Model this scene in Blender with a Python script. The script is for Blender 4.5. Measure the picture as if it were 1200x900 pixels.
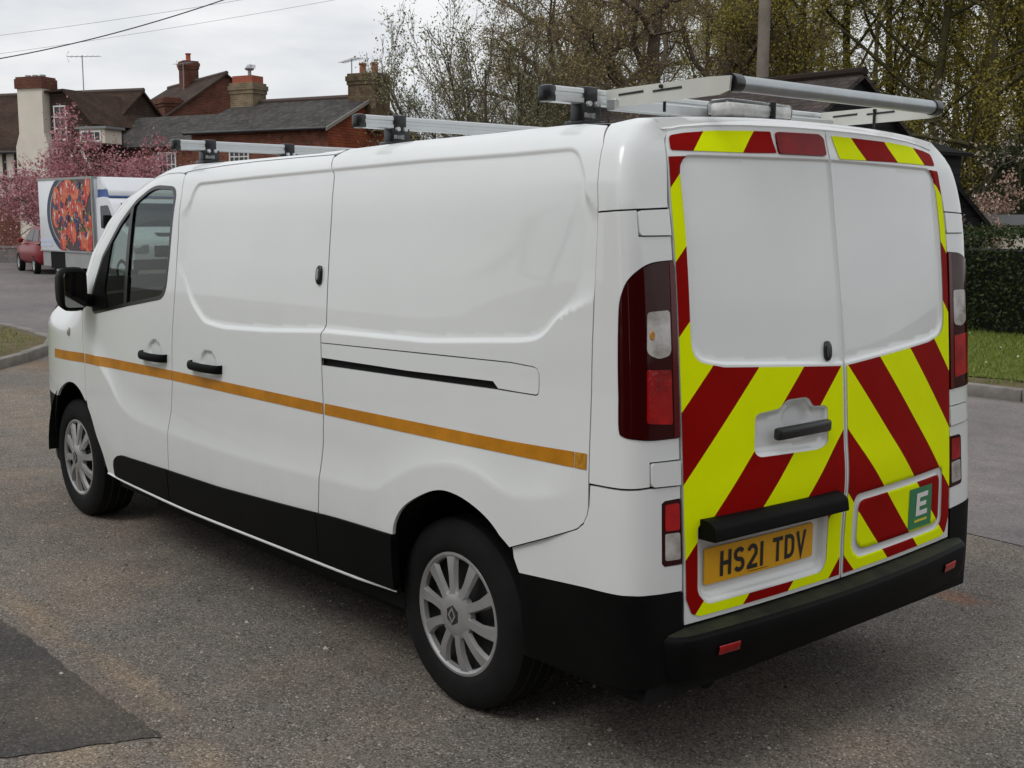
import bpy, bmesh, math, random
import numpy as np
from mathutils import Vector, Matrix, geometry as mgeo

for o in list(bpy.data.objects): bpy.data.objects.remove(o)
SC0 = bpy.context.scene
COL = SC0.collection
PI = math.pi

# ------------------------------------------------------------------ camera
CAM = np.array([-3.0697, 3.2968, 1.6962]); YAW, PITCH, ROLL, FPX = -0.7124, 0.1407, 0.0038, 1367.33
fw = np.array([math.cos(YAW)*math.cos(PITCH), math.sin(YAW)*math.cos(PITCH), -math.sin(PITCH)])
rt = np.cross(fw, [0, 0, 1]); rt /= np.linalg.norm(rt); up = np.cross(rt, fw)
r2 = math.cos(ROLL)*rt + math.sin(ROLL)*up; u2 = -math.sin(ROLL)*rt + math.cos(ROLL)*up
cd = bpy.data.cameras.new('camera'); cam = bpy.data.objects.new('camera', cd); COL.objects.link(cam)
M = Matrix.Identity(4)
for i in range(3):
    M[i][0], M[i][1], M[i][2], M[i][3] = r2[i], u2[i], -fw[i], CAM[i]
cam.matrix_world = M
cd.sensor_width = 36; cd.lens = FPX/1200*36; cd.clip_start = .05; cd.clip_end = 3000
SC0.camera = cam

# ------------------------------------------------------------------ sky, sun, exposure
W = bpy.data.worlds.new('World'); SC0.world = W; W.use_nodes = True
nt = W.node_tree; nt.nodes.clear()
def wn(t, **k):
    n = nt.nodes.new(t)
    for a, b in k.items(): setattr(n, a, b)
    return n
SUN_EL, SUN_AZ = math.radians(54), math.radians(92)      # azimuth measured from +x towards +y
sky = wn('ShaderNodeTexSky', sky_type='NISHITA'); sky.sun_disc = False
sky.sun_elevation = SUN_EL; sky.sun_rotation = PI/2 - SUN_AZ
tc = wn('ShaderNodeTexCoord'); mp = wn('ShaderNodeMapping'); mp.inputs['Scale'].default_value = (1.0, 1.0, 3.6)
nz = wn('ShaderNodeTexNoise'); nz.inputs['Scale'].default_value = 4.2; nz.inputs['Detail'].default_value = 6; nz.inputs['Roughness'].default_value = .55
cr = wn('ShaderNodeValToRGB')
cr.color_ramp.elements[0].position = .32; cr.color_ramp.elements[0].color = (.74, .775, .83, 1)
cr.color_ramp.elements[1].position = .68; cr.color_ramp.elements[1].color = (1.15, 1.145, 1.14, 1)
sep = wn('ShaderNodeSeparateXYZ')
el = wn('ShaderNodeMapRange'); el.inputs['From Min'].default_value = 0; el.inputs['From Max'].default_value = 1
el.inputs['To Min'].default_value = 4.05; el.inputs['To Max'].default_value = 4.7
ml = wn('ShaderNodeMix', data_type='RGBA', blend_type='MULTIPLY'); ml.inputs['Factor'].default_value = 1
mx = wn('ShaderNodeMix', data_type='RGBA'); mx.inputs['Factor'].default_value = .95
bg = wn('ShaderNodeBackground'); bg.inputs['Strength'].default_value = .1
wo = wn('ShaderNodeOutputWorld')
L = nt.links.new
L(tc.outputs['Generated'], mp.inputs['Vector']); L(mp.outputs['Vector'], nz.inputs['Vector'])
L(nz.outputs['Fac'], cr.inputs['Fac']); L(tc.outputs['Generated'], sep.inputs['Vector'])
L(sep.outputs['Z'], el.inputs['Value'])
L(cr.outputs['Color'], ml.inputs['A']); L(el.outputs['Result'], ml.inputs['B'])
L(sky.outputs['Color'], mx.inputs['A']); L(ml.outputs['Result'], mx.inputs['B'])
L(mx.outputs['Result'], bg.inputs['Color']); L(bg.outputs['Background'], wo.inputs['Surface'])
sl = bpy.data.lights.new('sun', 'SUN'); sl.energy = .5; sl.angle = math.radians(24); sl.color = (1, .985, .965)
so = bpy.data.objects.new('sun', sl); COL.objects.link(so)
sd = Vector((math.cos(SUN_EL)*math.cos(SUN_AZ), math.cos(SUN_EL)*math.sin(SUN_AZ), math.sin(SUN_EL)))
so.rotation_euler = sd.to_track_quat('Z', 'Y').to_euler(); so.location = sd*40
vs = SC0.view_settings; SC0.display_settings.display_device = 'sRGB'
vs.view_transform = 'Standard'; vs.look = 'None'; vs.gamma = 1; vs.exposure = .99; vs.use_curve_mapping = False
SC0.render.engine = 'CYCLES'
SC0.cycles.max_bounces = 8; SC0.cycles.transparent_max_bounces = 24

# ------------------------------------------------------------------ helpers
FH = np.array([math.cos(YAW), math.sin(YAW), 0.]); RH = np.array([math.sin(YAW), -math.cos(YAW), 0.])
def at(px, py, depth):
    "world point seen at photo pixel (px,py) at a given distance along the view axis"
    return CAM + depth*(fw + (px-600)/FPX*r2 - (py-450)/FPX*u2)
def ground(px, depth):
    p = at(px, 256, depth); return np.array([p[0], p[1], 0.])
def hz(py, depth): return 1.6962 - (py-256.4)*depth/FPX*.99

def tag(o, label=None, cat=None, group=None, kind=None):
    if label: o['label'] = label
    if cat: o['category'] = cat
    if group: o['group'] = group
    if kind: o['kind'] = kind
    return o
def empty(name, loc=(0, 0, 0), rz=0, label=None, cat=None, group=None):
    o = bpy.data.objects.new(name, None); COL.objects.link(o)
    o.location = loc; o.rotation_euler = (0, 0, rz); o.empty_display_size = .2
    return tag(o, label, cat, group)
def mesh_obj(name, V, F, mats, parent=None, midx=None, smooth=None, normals=None, uv=False):
    me = bpy.data.meshes.new(name)
    V = np.asarray(V, float)
    me.from_pydata([tuple(map(float, v)) for v in V] if len(V) < 200 else V.tolist(), [], F if isinstance(F, list) else F.tolist())
    for m in (mats if isinstance(mats, (list, tuple)) else [mats]): me.materials.append(m)
    if midx is not None: me.polygons.foreach_set('material_index', np.asarray(midx, dtype=np.int32))
    if uv:
        uvl = me.uv_layers.new(name='uv')
        for p in me.polygons:
            n = p.normal; ax = max(range(3), key=lambda k: abs(n[k]))
            if abs(n.z) < .95:      # walls and slopes: along the horizontal, up the slope
                h = Vector((-n.y, n.x, 0)).normalized(); v = n.cross(h)
            else: h = Vector((1, 0, 0)); v = Vector((0, 1, 0))
            for li in p.loop_indices:
                c = me.vertices[me.loops[li].vertex_index].co
                uvl.data[li].uv = (c.dot(h), c.dot(v))
    me.update()
    if normals is not None:
        me.polygons.foreach_set('use_smooth', [True]*len(me.polygons))
        me.normals_split_custom_set_from_vertices([tuple(n) for n in np.asarray(normals, float).tolist()])
    elif smooth is not None:
        me.polygons.foreach_set('use_smooth', [True]*len(me.polygons))
        if smooth < PI: me.set_sharp_from_angle(angle=smooth)
    o = bpy.data.objects.new(name, me); COL.objects.link(o); o.parent = parent
    return o
def copy_tree(o, parent=None):
    c = o.copy(); COL.objects.link(c); c.parent = parent
    for ch in [x for x in bpy.data.objects if x.parent == o]: copy_tree(ch, c)
    return c

class MB:
    "collects simple solids into one mesh"
    def __init__(s): s.V = []; s.F = []; s.I = []
    def add(s, V, F, m=0):
        b = len(s.V); s.V += [tuple(map(float, v)) for v in V]; s.F += [[b+i for i in f] for f in F]; s.I += [m]*len(F); return s
    def box(s, lo, hi, m=0, bev=0):
        lo, hi = np.minimum(lo, hi), np.maximum(lo, hi)
        if bev <= 0:
            x0, y0, z0 = lo; x1, y1, z1 = hi
            return s.add([(x0,y0,z0),(x1,y0,z0),(x1,y1,z0),(x0,y1,z0),(x0,y0,z1),(x1,y0,z1),(x1,y1,z1),(x0,y1,z1)],
                  [(0,3,2,1),(4,5,6,7),(0,1,5,4),(1,2,6,5),(2,3,7,6),(3,0,4,7)], m)
        bm = bmesh.new(); bmesh.ops.create_cube(bm, size=1)
        for v in bm.verts: v.co = Vector([(lo[k]+hi[k])/2 + v.co[k]*(hi[k]-lo[k]) for k in range(3)])
        bmesh.ops.bevel(bm, geom=bm.edges[:], offset=bev, segments=2, affect='EDGES', profile=.5)
        return s.bm(bm, m)
    def bm(s, bm, m=0):
        bm.verts.index_update(); s.add([v.co[:] for v in bm.verts], [[v.index for v in f.verts] for f in bm.faces], m); bm.free(); return s
    def tube(s, pts, r, n=8, m=0, caps=True):
        P = np.array(pts, float); R = np.broadcast_to(np.asarray(r, float), (len(P),))
        T = np.gradient(P, axis=0); T /= np.linalg.norm(T, axis=1)[:, None]+1e-12
        a = np.array([0, 0, 1.]) if abs(T[0][2]) < .9 else np.array([1., 0, 0])
        V = []
        th = np.arange(n)*2*PI/n
        for p, t, q in zip(P, T, R):
            u = np.cross(t, a); u /= np.linalg.norm(u)+1e-12; w = np.cross(t, u)
            V.append(p + q*(np.cos(th)[:, None]*u + np.sin(th)[:, None]*w))
        V = np.vstack(V); F = []
        for i in range(len(P)-1):
            for k in range(n):
                k2 = (k+1) % n; F.append([i*n+k, i*n+k2, (i+1)*n+k2, (i+1)*n+k])
        if caps: F += [list(range(n))[::-1], [(len(P)-1)*n+k for k in range(n)]]
        return s.add(V, F, m)
    def prism(s, poly, lo, hi, axis=2, m=0):
        "extrude a 2D polygon along an axis; poly coords are the two other axes in order"
        n = len(poly); ax = [k for k in range(3) if k != axis]
        def P(q, h):
            v = [0, 0, 0]; v[ax[0]], v[ax[1]], v[axis] = q[0], q[1], h; return v
        V = [P(q, lo) for q in poly]+[P(q, hi) for q in poly]
        F = [list(range(n))[::-1], [n+i for i in range(n)]] + [[i, (i+1) % n, n+(i+1) % n, n+i] for i in range(n)]
        return s.add(V, F, m)
    def lathe(s, prof, axis='y', n=48, c=(0, 0, 0), m=0):
        "profile points (radius, offset along the axis)"
        V = []; k = len(prof)
        for i in range(n):
            a = 2*PI*i/n
            for r, h in prof:
                q = {'y': (r*math.cos(a), h, r*math.sin(a)), 'z': (r*math.cos(a), r*math.sin(a), h), 'x': (h, r*math.cos(a), r*math.sin(a))}[axis]
                V.append((q[0]+c[0], q[1]+c[1], q[2]+c[2]))
        F = [[i*k+j, i*k+j+1, ((i+1) % n)*k+j+1, ((i+1) % n)*k+j] for i in range(n) for j in range(k-1)]
        return s.add(V, F, m)
    def build(s, name, mats, parent=None, smooth=None, fix=True, uv=False):
        o = mesh_obj(name, s.V, s.F, mats, parent, s.I if isinstance(mats, (list, tuple)) else None, None, None, False)
        me = o.data
        if fix:
            bm = bmesh.new(); bm.from_mesh(me); bmesh.ops.recalc_face_normals(bm, faces=bm.faces[:]); bm.to_mesh(me); bm.free()
        if uv: _uv(me)
        if smooth is not None:
            me.polygons.foreach_set('use_smooth', [True]*len(me.polygons)); me.set_sharp_from_angle(angle=math.radians(smooth))
        return o
def _uv(me):
    uvl = me.uv_layers.new(name='uv')
    for p in me.polygons:
        n = p.normal
        if abs(n.z) < .97:
            h = Vector((-n.y, n.x, 0)).normalized(); v = n.cross(h)
            if v.z < 0: v = -v
        else: h = Vector((1, 0, 0)); v = Vector((0, 1, 0))
        for li in p.loop_indices:
            c = me.vertices[me.loops[li].vertex_index].co
            uvl.data[li].uv = (c.dot(h), c.dot(v))

# ------------------------------------------------------------------ materials
def mat(name, col, rough=.5, metal=0, spec=.5, coat=0, coat_rough=.05, var=0, vscale=6, bump=0, bscale=60, coord='Object', col2=None, bdetail=3):
    m = bpy.data.materials.new(name); m.use_nodes = True
    N = m.node_tree.nodes; K = m.node_tree.links.new; b = N['Principled BSDF']
    b.inputs['Base Color'].default_value = (*col, 1); b.inputs['Roughness'].default_value = rough
    b.inputs['Metallic'].default_value = metal; b.inputs['Specular IOR Level'].default_value = spec
    b.inputs['Coat Weight'].default_value = coat; b.inputs['Coat Roughness'].default_value = coat_rough
    if var or bump or col2:
        t = N.new('ShaderNodeTexCoord')
    if var or col2:
        n = N.new('ShaderNodeTexNoise'); n.inputs['Scale'].default_value = vscale; n.inputs['Detail'].default_value = 5; n.inputs['Roughness'].default_value = .6
        K(t.outputs[coord], n.inputs['Vector'])
        r = N.new('ShaderNodeValToRGB'); r.color_ramp.elements[0].position = .3; r.color_ramp.elements[1].position = .7
        c2 = col2 or tuple(min(1, c*(1+var)) for c in col); c1 = col if col2 else tuple(c*(1-var) for c in col)
        r.color_ramp.elements[0].color = (*c1, 1); r.color_ramp.elements[1].color = (*c2, 1)
        K(n.outputs['Fac'], r.inputs['Fac']); K(r.outputs['Color'], b.inputs['Base Color'])
    if bump:
        n2 = N.new('ShaderNodeTexNoise'); n2.inputs['Scale'].default_value = bscale; n2.inputs['Detail'].default_value = bdetail
        K(t.outputs[coord], n2.inputs['Vector'])
        bp = N.new('ShaderNodeBump'); bp.inputs['Strength'].default_value = bump; bp.inputs['Distance'].default_value = .01
        K(n2.outputs['Fac'], bp.inputs['Height']); K(bp.outputs['Normal'], b.inputs['Normal'])
    return m
def glass(name, tint, refl=1.0, op=0.0, rough=0.0):
    "thin sheet glass: tinted see-through plus a Fresnel reflection"
    m = bpy.data.materials.new(name); m.use_nodes = True; N = m.node_tree.nodes; K = m.node_tree.links.new; N.clear()
    o = N.new('ShaderNodeOutputMaterial'); t = N.new('ShaderNodeBsdfTransparent'); t.inputs['Color'].default_value = (*tint, 1)
    g = N.new('ShaderNodeBsdfGlossy'); g.inputs['Roughness'].default_value = rough; g.inputs['Color'].default_value = (1, 1, 1, 1)
    f = N.new('ShaderNodeFresnel'); f.inputs['IOR'].default_value = 1.5
    mu = N.new('ShaderNodeMath'); mu.operation = 'MULTIPLY'; mu.inputs[1].default_value = refl
    x = N.new('ShaderNodeMixShader'); K(f.outputs[0], mu.inputs[0]); K(mu.outputs[0], x.inputs[0]); K(t.outputs[0], x.inputs[1]); K(g.outputs[0], x.inputs[2]); K(x.outputs[0], o.inputs[0])
    return m
def leafmat(name, c1, c2, trans=.25, rough=.55):
    m = bpy.data.materials.new(name); m.use_nodes = True; N = m.node_tree.nodes; K = m.node_tree.links.new
    b = N['Principled BSDF']; b.inputs['Roughness'].default_value = rough; b.inputs['Specular IOR Level'].default_value = .3
    g = N.new('ShaderNodeNewGeometry'); r = N.new('ShaderNodeValToRGB')
    r.color_ramp.elements[0].color = (*c1, 1); r.color_ramp.elements[1].color = (*c2, 1)
    K(g.outputs['Random Per Island'], r.inputs['Fac']); K(r.outputs['Color'], b.inputs['Base Color'])
    t = N.new('ShaderNodeBsdfTranslucent'); x = N.new('ShaderNodeMixShader'); x.inputs[0].default_value = trans
    K(r.outputs['Color'], t.inputs['Color']); K(b.outputs[0], x.inputs[1]); K(t.outputs[0], x.inputs[2]); K(x.outputs[0], N['Material Output'].inputs[0])
    return m
def brickmat(name, c1, c2, mortar, w=.225, h=.075, msize=.010, rough=.9, bump=.4, dirt=None, off=.5):
    m = bpy.data.materials.new(name); m.use_nodes = True; N = m.node_tree.nodes; K = m.node_tree.links.new
    b = N['Principled BSDF']; b.inputs['Roughness'].default_value = rough; b.inputs['Specular IOR Level'].default_value = .2
    u = N.new('ShaderNodeUVMap'); u.uv_map = 'uv'; k = N.new('ShaderNodeTexBrick'); k.offset = off
    k.inputs['Color1'].default_value = (*c1, 1); k.inputs['Color2'].default_value = (*c2, 1); k.inputs['Mortar'].default_value = (*mortar, 1)
    k.inputs['Scale'].default_value = 1; k.inputs['Brick Width'].default_value = w; k.inputs['Row Height'].default_value = h; k.inputs['Mortar Size'].default_value = msize
    k.inputs['Mortar Smooth'].default_value = .2
    K(u.outputs[0], k.inputs['Vector'])
    n = N.new('ShaderNodeTexNoise'); n.inputs['Scale'].default_value = 1.3; n.inputs['Detail'].default_value = 6; K(u.outputs[0], n.inputs['Vector'])
    r = N.new('ShaderNodeValToRGB'); r.color_ramp.elements[0].position = .35; r.color_ramp.elements[1].position = .7
    r.color_ramp.elements[0].color = (.62, .6, .58, 1); r.color_ramp.elements[1].color = (1.1, 1.08, 1.05, 1); K(n.outputs['Fac'], r.inputs['Fac'])
    x = N.new('ShaderNodeMix'); x.data_type = 'RGBA'; x.blend_type = 'MULTIPLY'; x.inputs['Factor'].default_value = 1
    K(k.outputs['Color'], x.inputs['A']); K(r.outputs['Color'], x.inputs['B'])
    last = x.outputs['Result']
    if dirt:
        n3 = N.new('ShaderNodeTexNoise'); n3.inputs['Scale'].default_value = 4; n3.inputs['Detail'].default_value = 8; K(u.outputs[0], n3.inputs['Vector'])
        r3 = N.new('ShaderNodeValToRGB'); r3.color_ramp.elements[0].position = .52; r3.color_ramp.elements[1].position = .62; K(n3.outputs['Fac'], r3.inputs['Fac'])
        y = N.new('ShaderNodeMix'); y.data_type = 'RGBA'; K(r3.outputs['Color'], y.inputs['Factor']); K(last, y.inputs['A']); y.inputs['B'].default_value = (*dirt, 1); last = y.outputs['Result']
    K(last, b.inputs['Base Color'])
    bp = N.new('ShaderNodeBump'); bp.inputs['Strength'].default_value = bump; bp.inputs['Distance'].default_value = .012; bp.invert = True
    K(k.outputs['Fac'], bp.inputs['Height']); K(bp.outputs['Normal'], b.inputs['Normal'])
    return m
def ss(a, b, x):
    t = np.clip((np.asarray(x, float)-a)/(b-a), 0, 1); return t*t*(3-2*t)
def catmull(P, n=24):
    P = np.array(P, float); out = []
    Q = np.vstack([2*P[0]-P[1], P, 2*P[-1]-P[-2]])
    for i in range(1, len(Q)-2):
        a, b, c, d = Q[i-1], Q[i], Q[i+1], Q[i+2]
        for k in range(n):
            t = k/n; out.append(.5*((2*b)+(-a+c)*t+(2*a-5*b+4*c-d)*t*t+(-a+3*b-3*c+d)*t**3))
    out.append(P[-1]); return np.array(out)
# ================================================================== ground
def asphalt(name, c_dark, c_mid, c_light, scale=105, dust=(.20,.165,.125), dustamt=.5, stain=None, rough=.9, bump=.5, detailmix=.75, streak=None):
    m = bpy.data.materials.new(name); m.use_nodes = True; N = m.node_tree.nodes; K = m.node_tree.links.new
    b = N['Principled BSDF']; b.inputs['Roughness'].default_value = rough; b.inputs['Specular IOR Level'].default_value = .25
    t = N.new('ShaderNodeTexCoord'); P = t.outputs['Object']
    def noise(sc, de=5, ro=.55, off=(0, 0, 0)):
        mp2 = N.new('ShaderNodeMapping'); mp2.inputs['Location'].default_value = off; K(P, mp2.inputs['Vector'])
        n = N.new('ShaderNodeTexNoise'); n.inputs['Scale'].default_value = sc; n.inputs['Detail'].default_value = de; n.inputs['Roughness'].default_value = ro; K(mp2.outputs[0], n.inputs['Vector']); return n.outputs['Fac']
    def ramp(fac, stops):
        r = N.new('ShaderNodeValToRGB'); e = r.color_ramp.elements
        while len(e) < len(stops): e.new(.5)
        for q, (p, c) in zip(e, stops): q.position = p; q.color = (*c, 1) if len(c) == 3 else c
        K(fac, r.inputs['Fac']); return r.outputs['Color']
    def mix(f, a, bb, mode='MIX'):
        x = N.new('ShaderNodeMix'); x.data_type = 'RGBA'; x.blend_type = mode
        if isinstance(f, (int, float)): x.inputs['Factor'].default_value = f
        else: K(f, x.inputs['Factor'])
        for s, v in (('A', a), ('B', bb)):
            if isinstance(v, tuple): x.inputs[s].default_value = (*v, 1)
            else: K(v, x.inputs[s])
        return x.outputs['Result']
    # slightly warped stone cells
    v = N.new('ShaderNodeTexVoronoi'); v.feature = 'F1'; v.inputs['Scale'].default_value = scale; v.inputs['Randomness'].default_value = 1; K(P, v.inputs['Vector'])
    sp = N.new('ShaderNodeSeparateColor'); K(v.outputs['Color'], sp.inputs['Color'])
    stones = ramp(sp.outputs['Red'], [(0, c_dark), (.45, c_mid), (.82, tuple(c*1.15 for c in c_mid)), (.95, c_light), (1, tuple(min(1, c*1.3) for c in c_light))])
    v2 = N.new('ShaderNodeTexVoronoi'); v2.inputs['Scale'].default_value = scale*2.6; K(P, v2.inputs['Vector'])
    sp2 = N.new('ShaderNodeSeparateColor'); K(v2.outputs['Color'], sp2.inputs['Color'])
    fine = ramp(sp2.outputs['Green'], [(0, tuple(c*.6 for c in c_mid)), (.5, c_mid), (1, tuple(c*1.5 for c in c_mid))])
    col = mix(ramp(noise(9, 6, .65), [(.35, (.05,)*3), (.7, (.55,)*3)]), stones, fine)
    gaps = ramp(v.outputs['Distance'], [(.0, (1,)*3), (.42, (1,)*3), (.75, (.55,)*3)])
    col = mix(detailmix, col, gaps, 'MULTIPLY')
    col = mix(ramp(noise(.9, 7, .62, (3.1, 1.7, 0)), [(.46, (0,)*3), (.70, (dustamt,)*3)]), col, mix(.75, dust, mix(1.0, stones, (1.0/max(c_mid),)*3, 'MULTIPLY'), 'MULTIPLY'))
    col = mix(.8, col, ramp(noise(.35, 4, .5, (7, 2, 0)), [(.3, (.74,.74,.76)), (.72, (1.16,1.14,1.10))]), 'MULTIPLY')
    col = mix(.7, col, ramp(noise(3.5, 8, .7, (1, 9, 0)), [(.28, (.62,.62,.63)), (.55, (1.0,1.0,1.0)), (.8, (1.18,1.15,1.1))]), 'MULTIPLY')
    if stain:
        for (sx, sy, rx, ry, sc_) in stain:
            mp3 = N.new('ShaderNodeMapping'); mp3.vector_type = 'TEXTURE'; mp3.inputs['Location'].default_value = (sx, sy, 0); mp3.inputs['Scale'].default_value = (rx, ry, 1); K(P, mp3.inputs['Vector'])
            ln = N.new('ShaderNodeVectorMath'); ln.operation = 'LENGTH'; K(mp3.outputs[0], ln.inputs[0])
            ad = N.new('ShaderNodeMath'); ad.operation = 'ADD'; nn = noise(7, 4, .6); mm = N.new('ShaderNodeMath'); mm.operation = 'MULTIPLY'; K(nn, mm.inputs[0]); mm.inputs[1].default_value = .9; K(ln.outputs['Value'], ad.inputs[0]); K(mm.outputs[0], ad.inputs[1])
            col = mix(ramp(ad.outputs[0], [(.50, (.62,)*3), (1.05, (0,)*3)]), col, mix(.7, sc_, mix(1.0, stones, (1.0/max(c_mid),)*3, 'MULTIPLY'), 'MULTIPLY'))
    K(col, b.inputs['Base Color'])
    bp = N.new('ShaderNodeBump'); bp.inputs['Strength'].default_value = bump; bp.inputs['Distance'].default_value = .006; bp.invert = True
    K(v.outputs['Distance'], bp.inputs['Height']); K(bp.outputs['Normal'], b.inputs['Normal'])
    return m
M_YARD = asphalt('worn_tarmac', (.052,.045,.038), (.205,.184,.160), (.38,.345,.30), 145, dust=(.262,.222,.178), dustamt=.6, stain=[(-.54,-1.57,.32,.20,(.25,.12,.07)), (.50,2.05,.75,.34,(.30,.25,.19)), (1.9,1.70,1.2,.16,(.27,.215,.16)), (1.0,1.66,.9,.14,(.27,.22,.165)), (.2,1.75,.5,.2,(.28,.23,.175)), (10.6,-1.35,1.6,.55,(.20,.13,.085))])
M_ROAD = asphalt('road_tarmac', (.145,.131,.129), (.205,.184,.181), (.27,.248,.242), 120, dust=(.24,.215,.20), dustamt=.3, bump=.25, detailmix=.4)
M_PATCH = asphalt('smooth_tarmac_patch', (.035,.034,.033), (.074,.070,.066), (.13,.122,.11), 130, dust=(.19,.16,.125), dustamt=.6, bump=.25, detailmix=.5)
M_KERB = mat('kerb_concrete', (.20,.185,.165), .9, spec=.2, var=.25, vscale=5, bump=.3, bscale=60)
M_SOIL = mat('verge_soil', (.16,.125,.075), .95, spec=.1, col2=(.085,.075,.035), vscale=3.0, bump=.4, bscale=25)
M_TURF = mat('turf', (.075,.105,.022), .95, spec=.1, col2=(.13,.135,.04), vscale=2.5, bump=.5, bscale=40)
M_PAVE = mat('pavement', (.17,.16,.15), .9, spec=.2, var=.15, vscale=3, bump=.2, bscale=50)
def sheet(name, poly, z, material, kind='structure', parent=None):
    o = mesh_obj(name, [(x, y, z) for x, y in poly], [list(range(len(poly)))], material, parent)
    if o.data.polygons[0].normal.z < 0: o.data.flip_normals()
    return tag(o, kind=kind)
sheet('ground', [(-600,-600),(600,-600),(600,600),(-600,600)], 0, M_YARD)
rng0 = random.Random(5)
def jag(poly, step, amp, rng=rng0):
    out = []; n = len(poly)
    for i in range(n):
        a, b = np.array(poly[i]), np.array(poly[(i+1) % n]); m = max(1, int(np.linalg.norm(b-a)/step)); t = (b-a)/np.linalg.norm(b-a); w = np.array([-t[1], t[0]])
        for k in range(m): out.append(tuple(a+(b-a)*k/m+w*rng.uniform(-amp, amp)))
    return out
road = sheet('road', jag([(-60,-7.36),(60,-7.36)], 5, 0)[0:0] or [(-60,-7.36),(17,-7.36),(24,-8.6),(34,-11.6),(60,-22),(66,-12),(40,-1.2),(28,-2.2),(20,-2.5)]+jag([(16,-2.52),(9,-2.6),(-60,-2.6)], 1.5, .05)[:-40] + [(-60,-2.6)], .004, M_ROAD)
pc = []
for x, y in jag([(.44,1.79),(.62,2.24),(1.0,3.3),(2.9,3.5),(2.7,1.83)], .016, .005):
    pc.append((x+.004*math.sin(y*17)+.004*math.sin(y*41+1), y+.006*math.sin(x*7+.5)+.004*math.sin(x*37)))
sheet('tarmac_patch', pc, .004, M_PATCH)
# kerbs: one stone after another
def kerb_run(name, pts, top=.115, wid=.125, L=.92):
    root = empty(name, (0, 0, 0)); tag(root, kind='structure')
    P = np.array(pts, float); seg = np.linalg.norm(np.diff(P, axis=0), axis=1); cum = np.r_[0, np.cumsum(seg)]; n = int(cum[-1]/L)
    f = lambda d: np.array([np.interp(d, cum, P[:, 0]), np.interp(d, cum, P[:, 1])])
    b = MB(); b.box((.004,0,-.05), (L-.004,wid,top), bev=.018)
    base = b.build('kerb_stone', M_KERB, root, smooth=40)
    for i in range(n):
        a, c = f(i*L), f((i+1)*L); o = base if i == 0 else base.copy()
        if i: COL.objects.link(o); o.parent = root
        d = c-a; o.location = (a[0], a[1], rng0.uniform(-.006, .004)); o.rotation_euler = (0, 0, math.atan2(d[1], d[0])); o.scale = (np.linalg.norm(d)/L, 1, 1)
    return root
RK = [(24,-8.75),(17,-7.47)]+[(x, -7.47) for x in np.arange(16, -9, -1)]
kerb_run('kerb', RK[::-1] and [(x, y) for x, y in RK])
LK = catmull([(8.2,3.2),(8.9,1.3),(9.7,-.05),(10.51,-.84),(10.97,-1.27),(11.67,-1.79),(12.2,-2.12),(12.75,-2.28),(13.6,-2.36),(15.0,-2.42),(20,-2.40),(28,-2.1),(40,-1.1)], 10)
kerb_run('kerb', LK)
verge_r = [(x, y-.10) for x, y in RK]+[(-9,-13.2),(24,-13.6)]
sheet('verge', verge_r, .085, M_SOIL)
verge_l = [(x+.06, y+.10) for x, y in LK]+[(40,14),(8.2,14)]
sheet('verge', verge_l, .085, M_SOIL)
# mown turf lying on the soil, kept back from the kerb
sheet('turf', jag([(24,-9.6),(17,-8.35),(12,-8.15),(6,-8.2),(0,-8.15),(-9,-8.2),(-9,-13.2),(24,-13.6)], .25, .10), .097, M_TURF)
sheet('turf', jag([(13.2,-1.55),(16,-1.75),(24,-1.6),(40,-.4),(40,14),(9.9,14),(10.3,1.2),(11.4,-.3),(12.3,-1.1)], .25, .08), .097, M_TURF)
M_GRASS = leafmat('grass_blades', (.095,.155,.022), (.30,.34,.075), .3)
M_DAISY = mat('daisy_white', (.8,.8,.75), .7)
def grass(name, n, sampler, hmin=.02, hmax=.07, seed=1, daisies=0, zb=.095):
    rg = np.random.default_rng(seed); X = sampler(rg, n); n = len(X)
    h = rg.uniform(hmin, hmax, n); a = rg.uniform(0, 2*PI, n); w = rg.uniform(.004, .008, n); le = rg.normal(0, .025, (n, 2))
    V = np.zeros((n, 3, 3)); V[:, 0] = np.c_[X[:, 0]-w*np.cos(a), X[:, 1]-w*np.sin(a), np.full(n, zb)]; V[:, 1] = np.c_[X[:, 0]+w*np.cos(a), X[:, 1]+w*np.sin(a), np.full(n, zb)]
    V[:, 2] = np.c_[X[:, 0]+le[:, 0], X[:, 1]+le[:, 1], zb+h]
    F = np.arange(3*n).reshape(n, 3).tolist(); VV = V.reshape(-1, 3); mi = [0]*n
    if daisies:
        D = sampler(rg, daisies)
        for x, y in D:
            b0 = len(VV); r = rg.uniform(.010, .016); z = zb+rg.uniform(.05, .08)
            VV = np.vstack([VV, [(x+r*math.cos(k*PI/3), y+r*math.sin(k*PI/3), z+.006*math.sin(k*2)) for k in range(6)]]); F.append([b0+k for k in range(6)]); mi.append(1)
    return mesh_obj(name, VV, F, [M_GRASS, M_DAISY], None, mi)
def samp_r(rg, n):
    x = rg.uniform(-1, 12, n); y = rg.uniform(-12.9, -7.75, n); k = (y < -8.15) | (rg.random(n) < .12); return np.c_[x, y][k]
def samp_l(rg, n):
    x = rg.uniform(10.2, 20, n); y = rg.uniform(-2.2, 3.0, n)
    d = sdist_poly(x, y, [(q[0]+.06, q[1]+.1) for q in LK]+[(40,14),(8.2,14)]); k = (d > .15) & ((d > .75) | (rg.random(n) < .15)); return np.c_[x, y][k]
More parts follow.
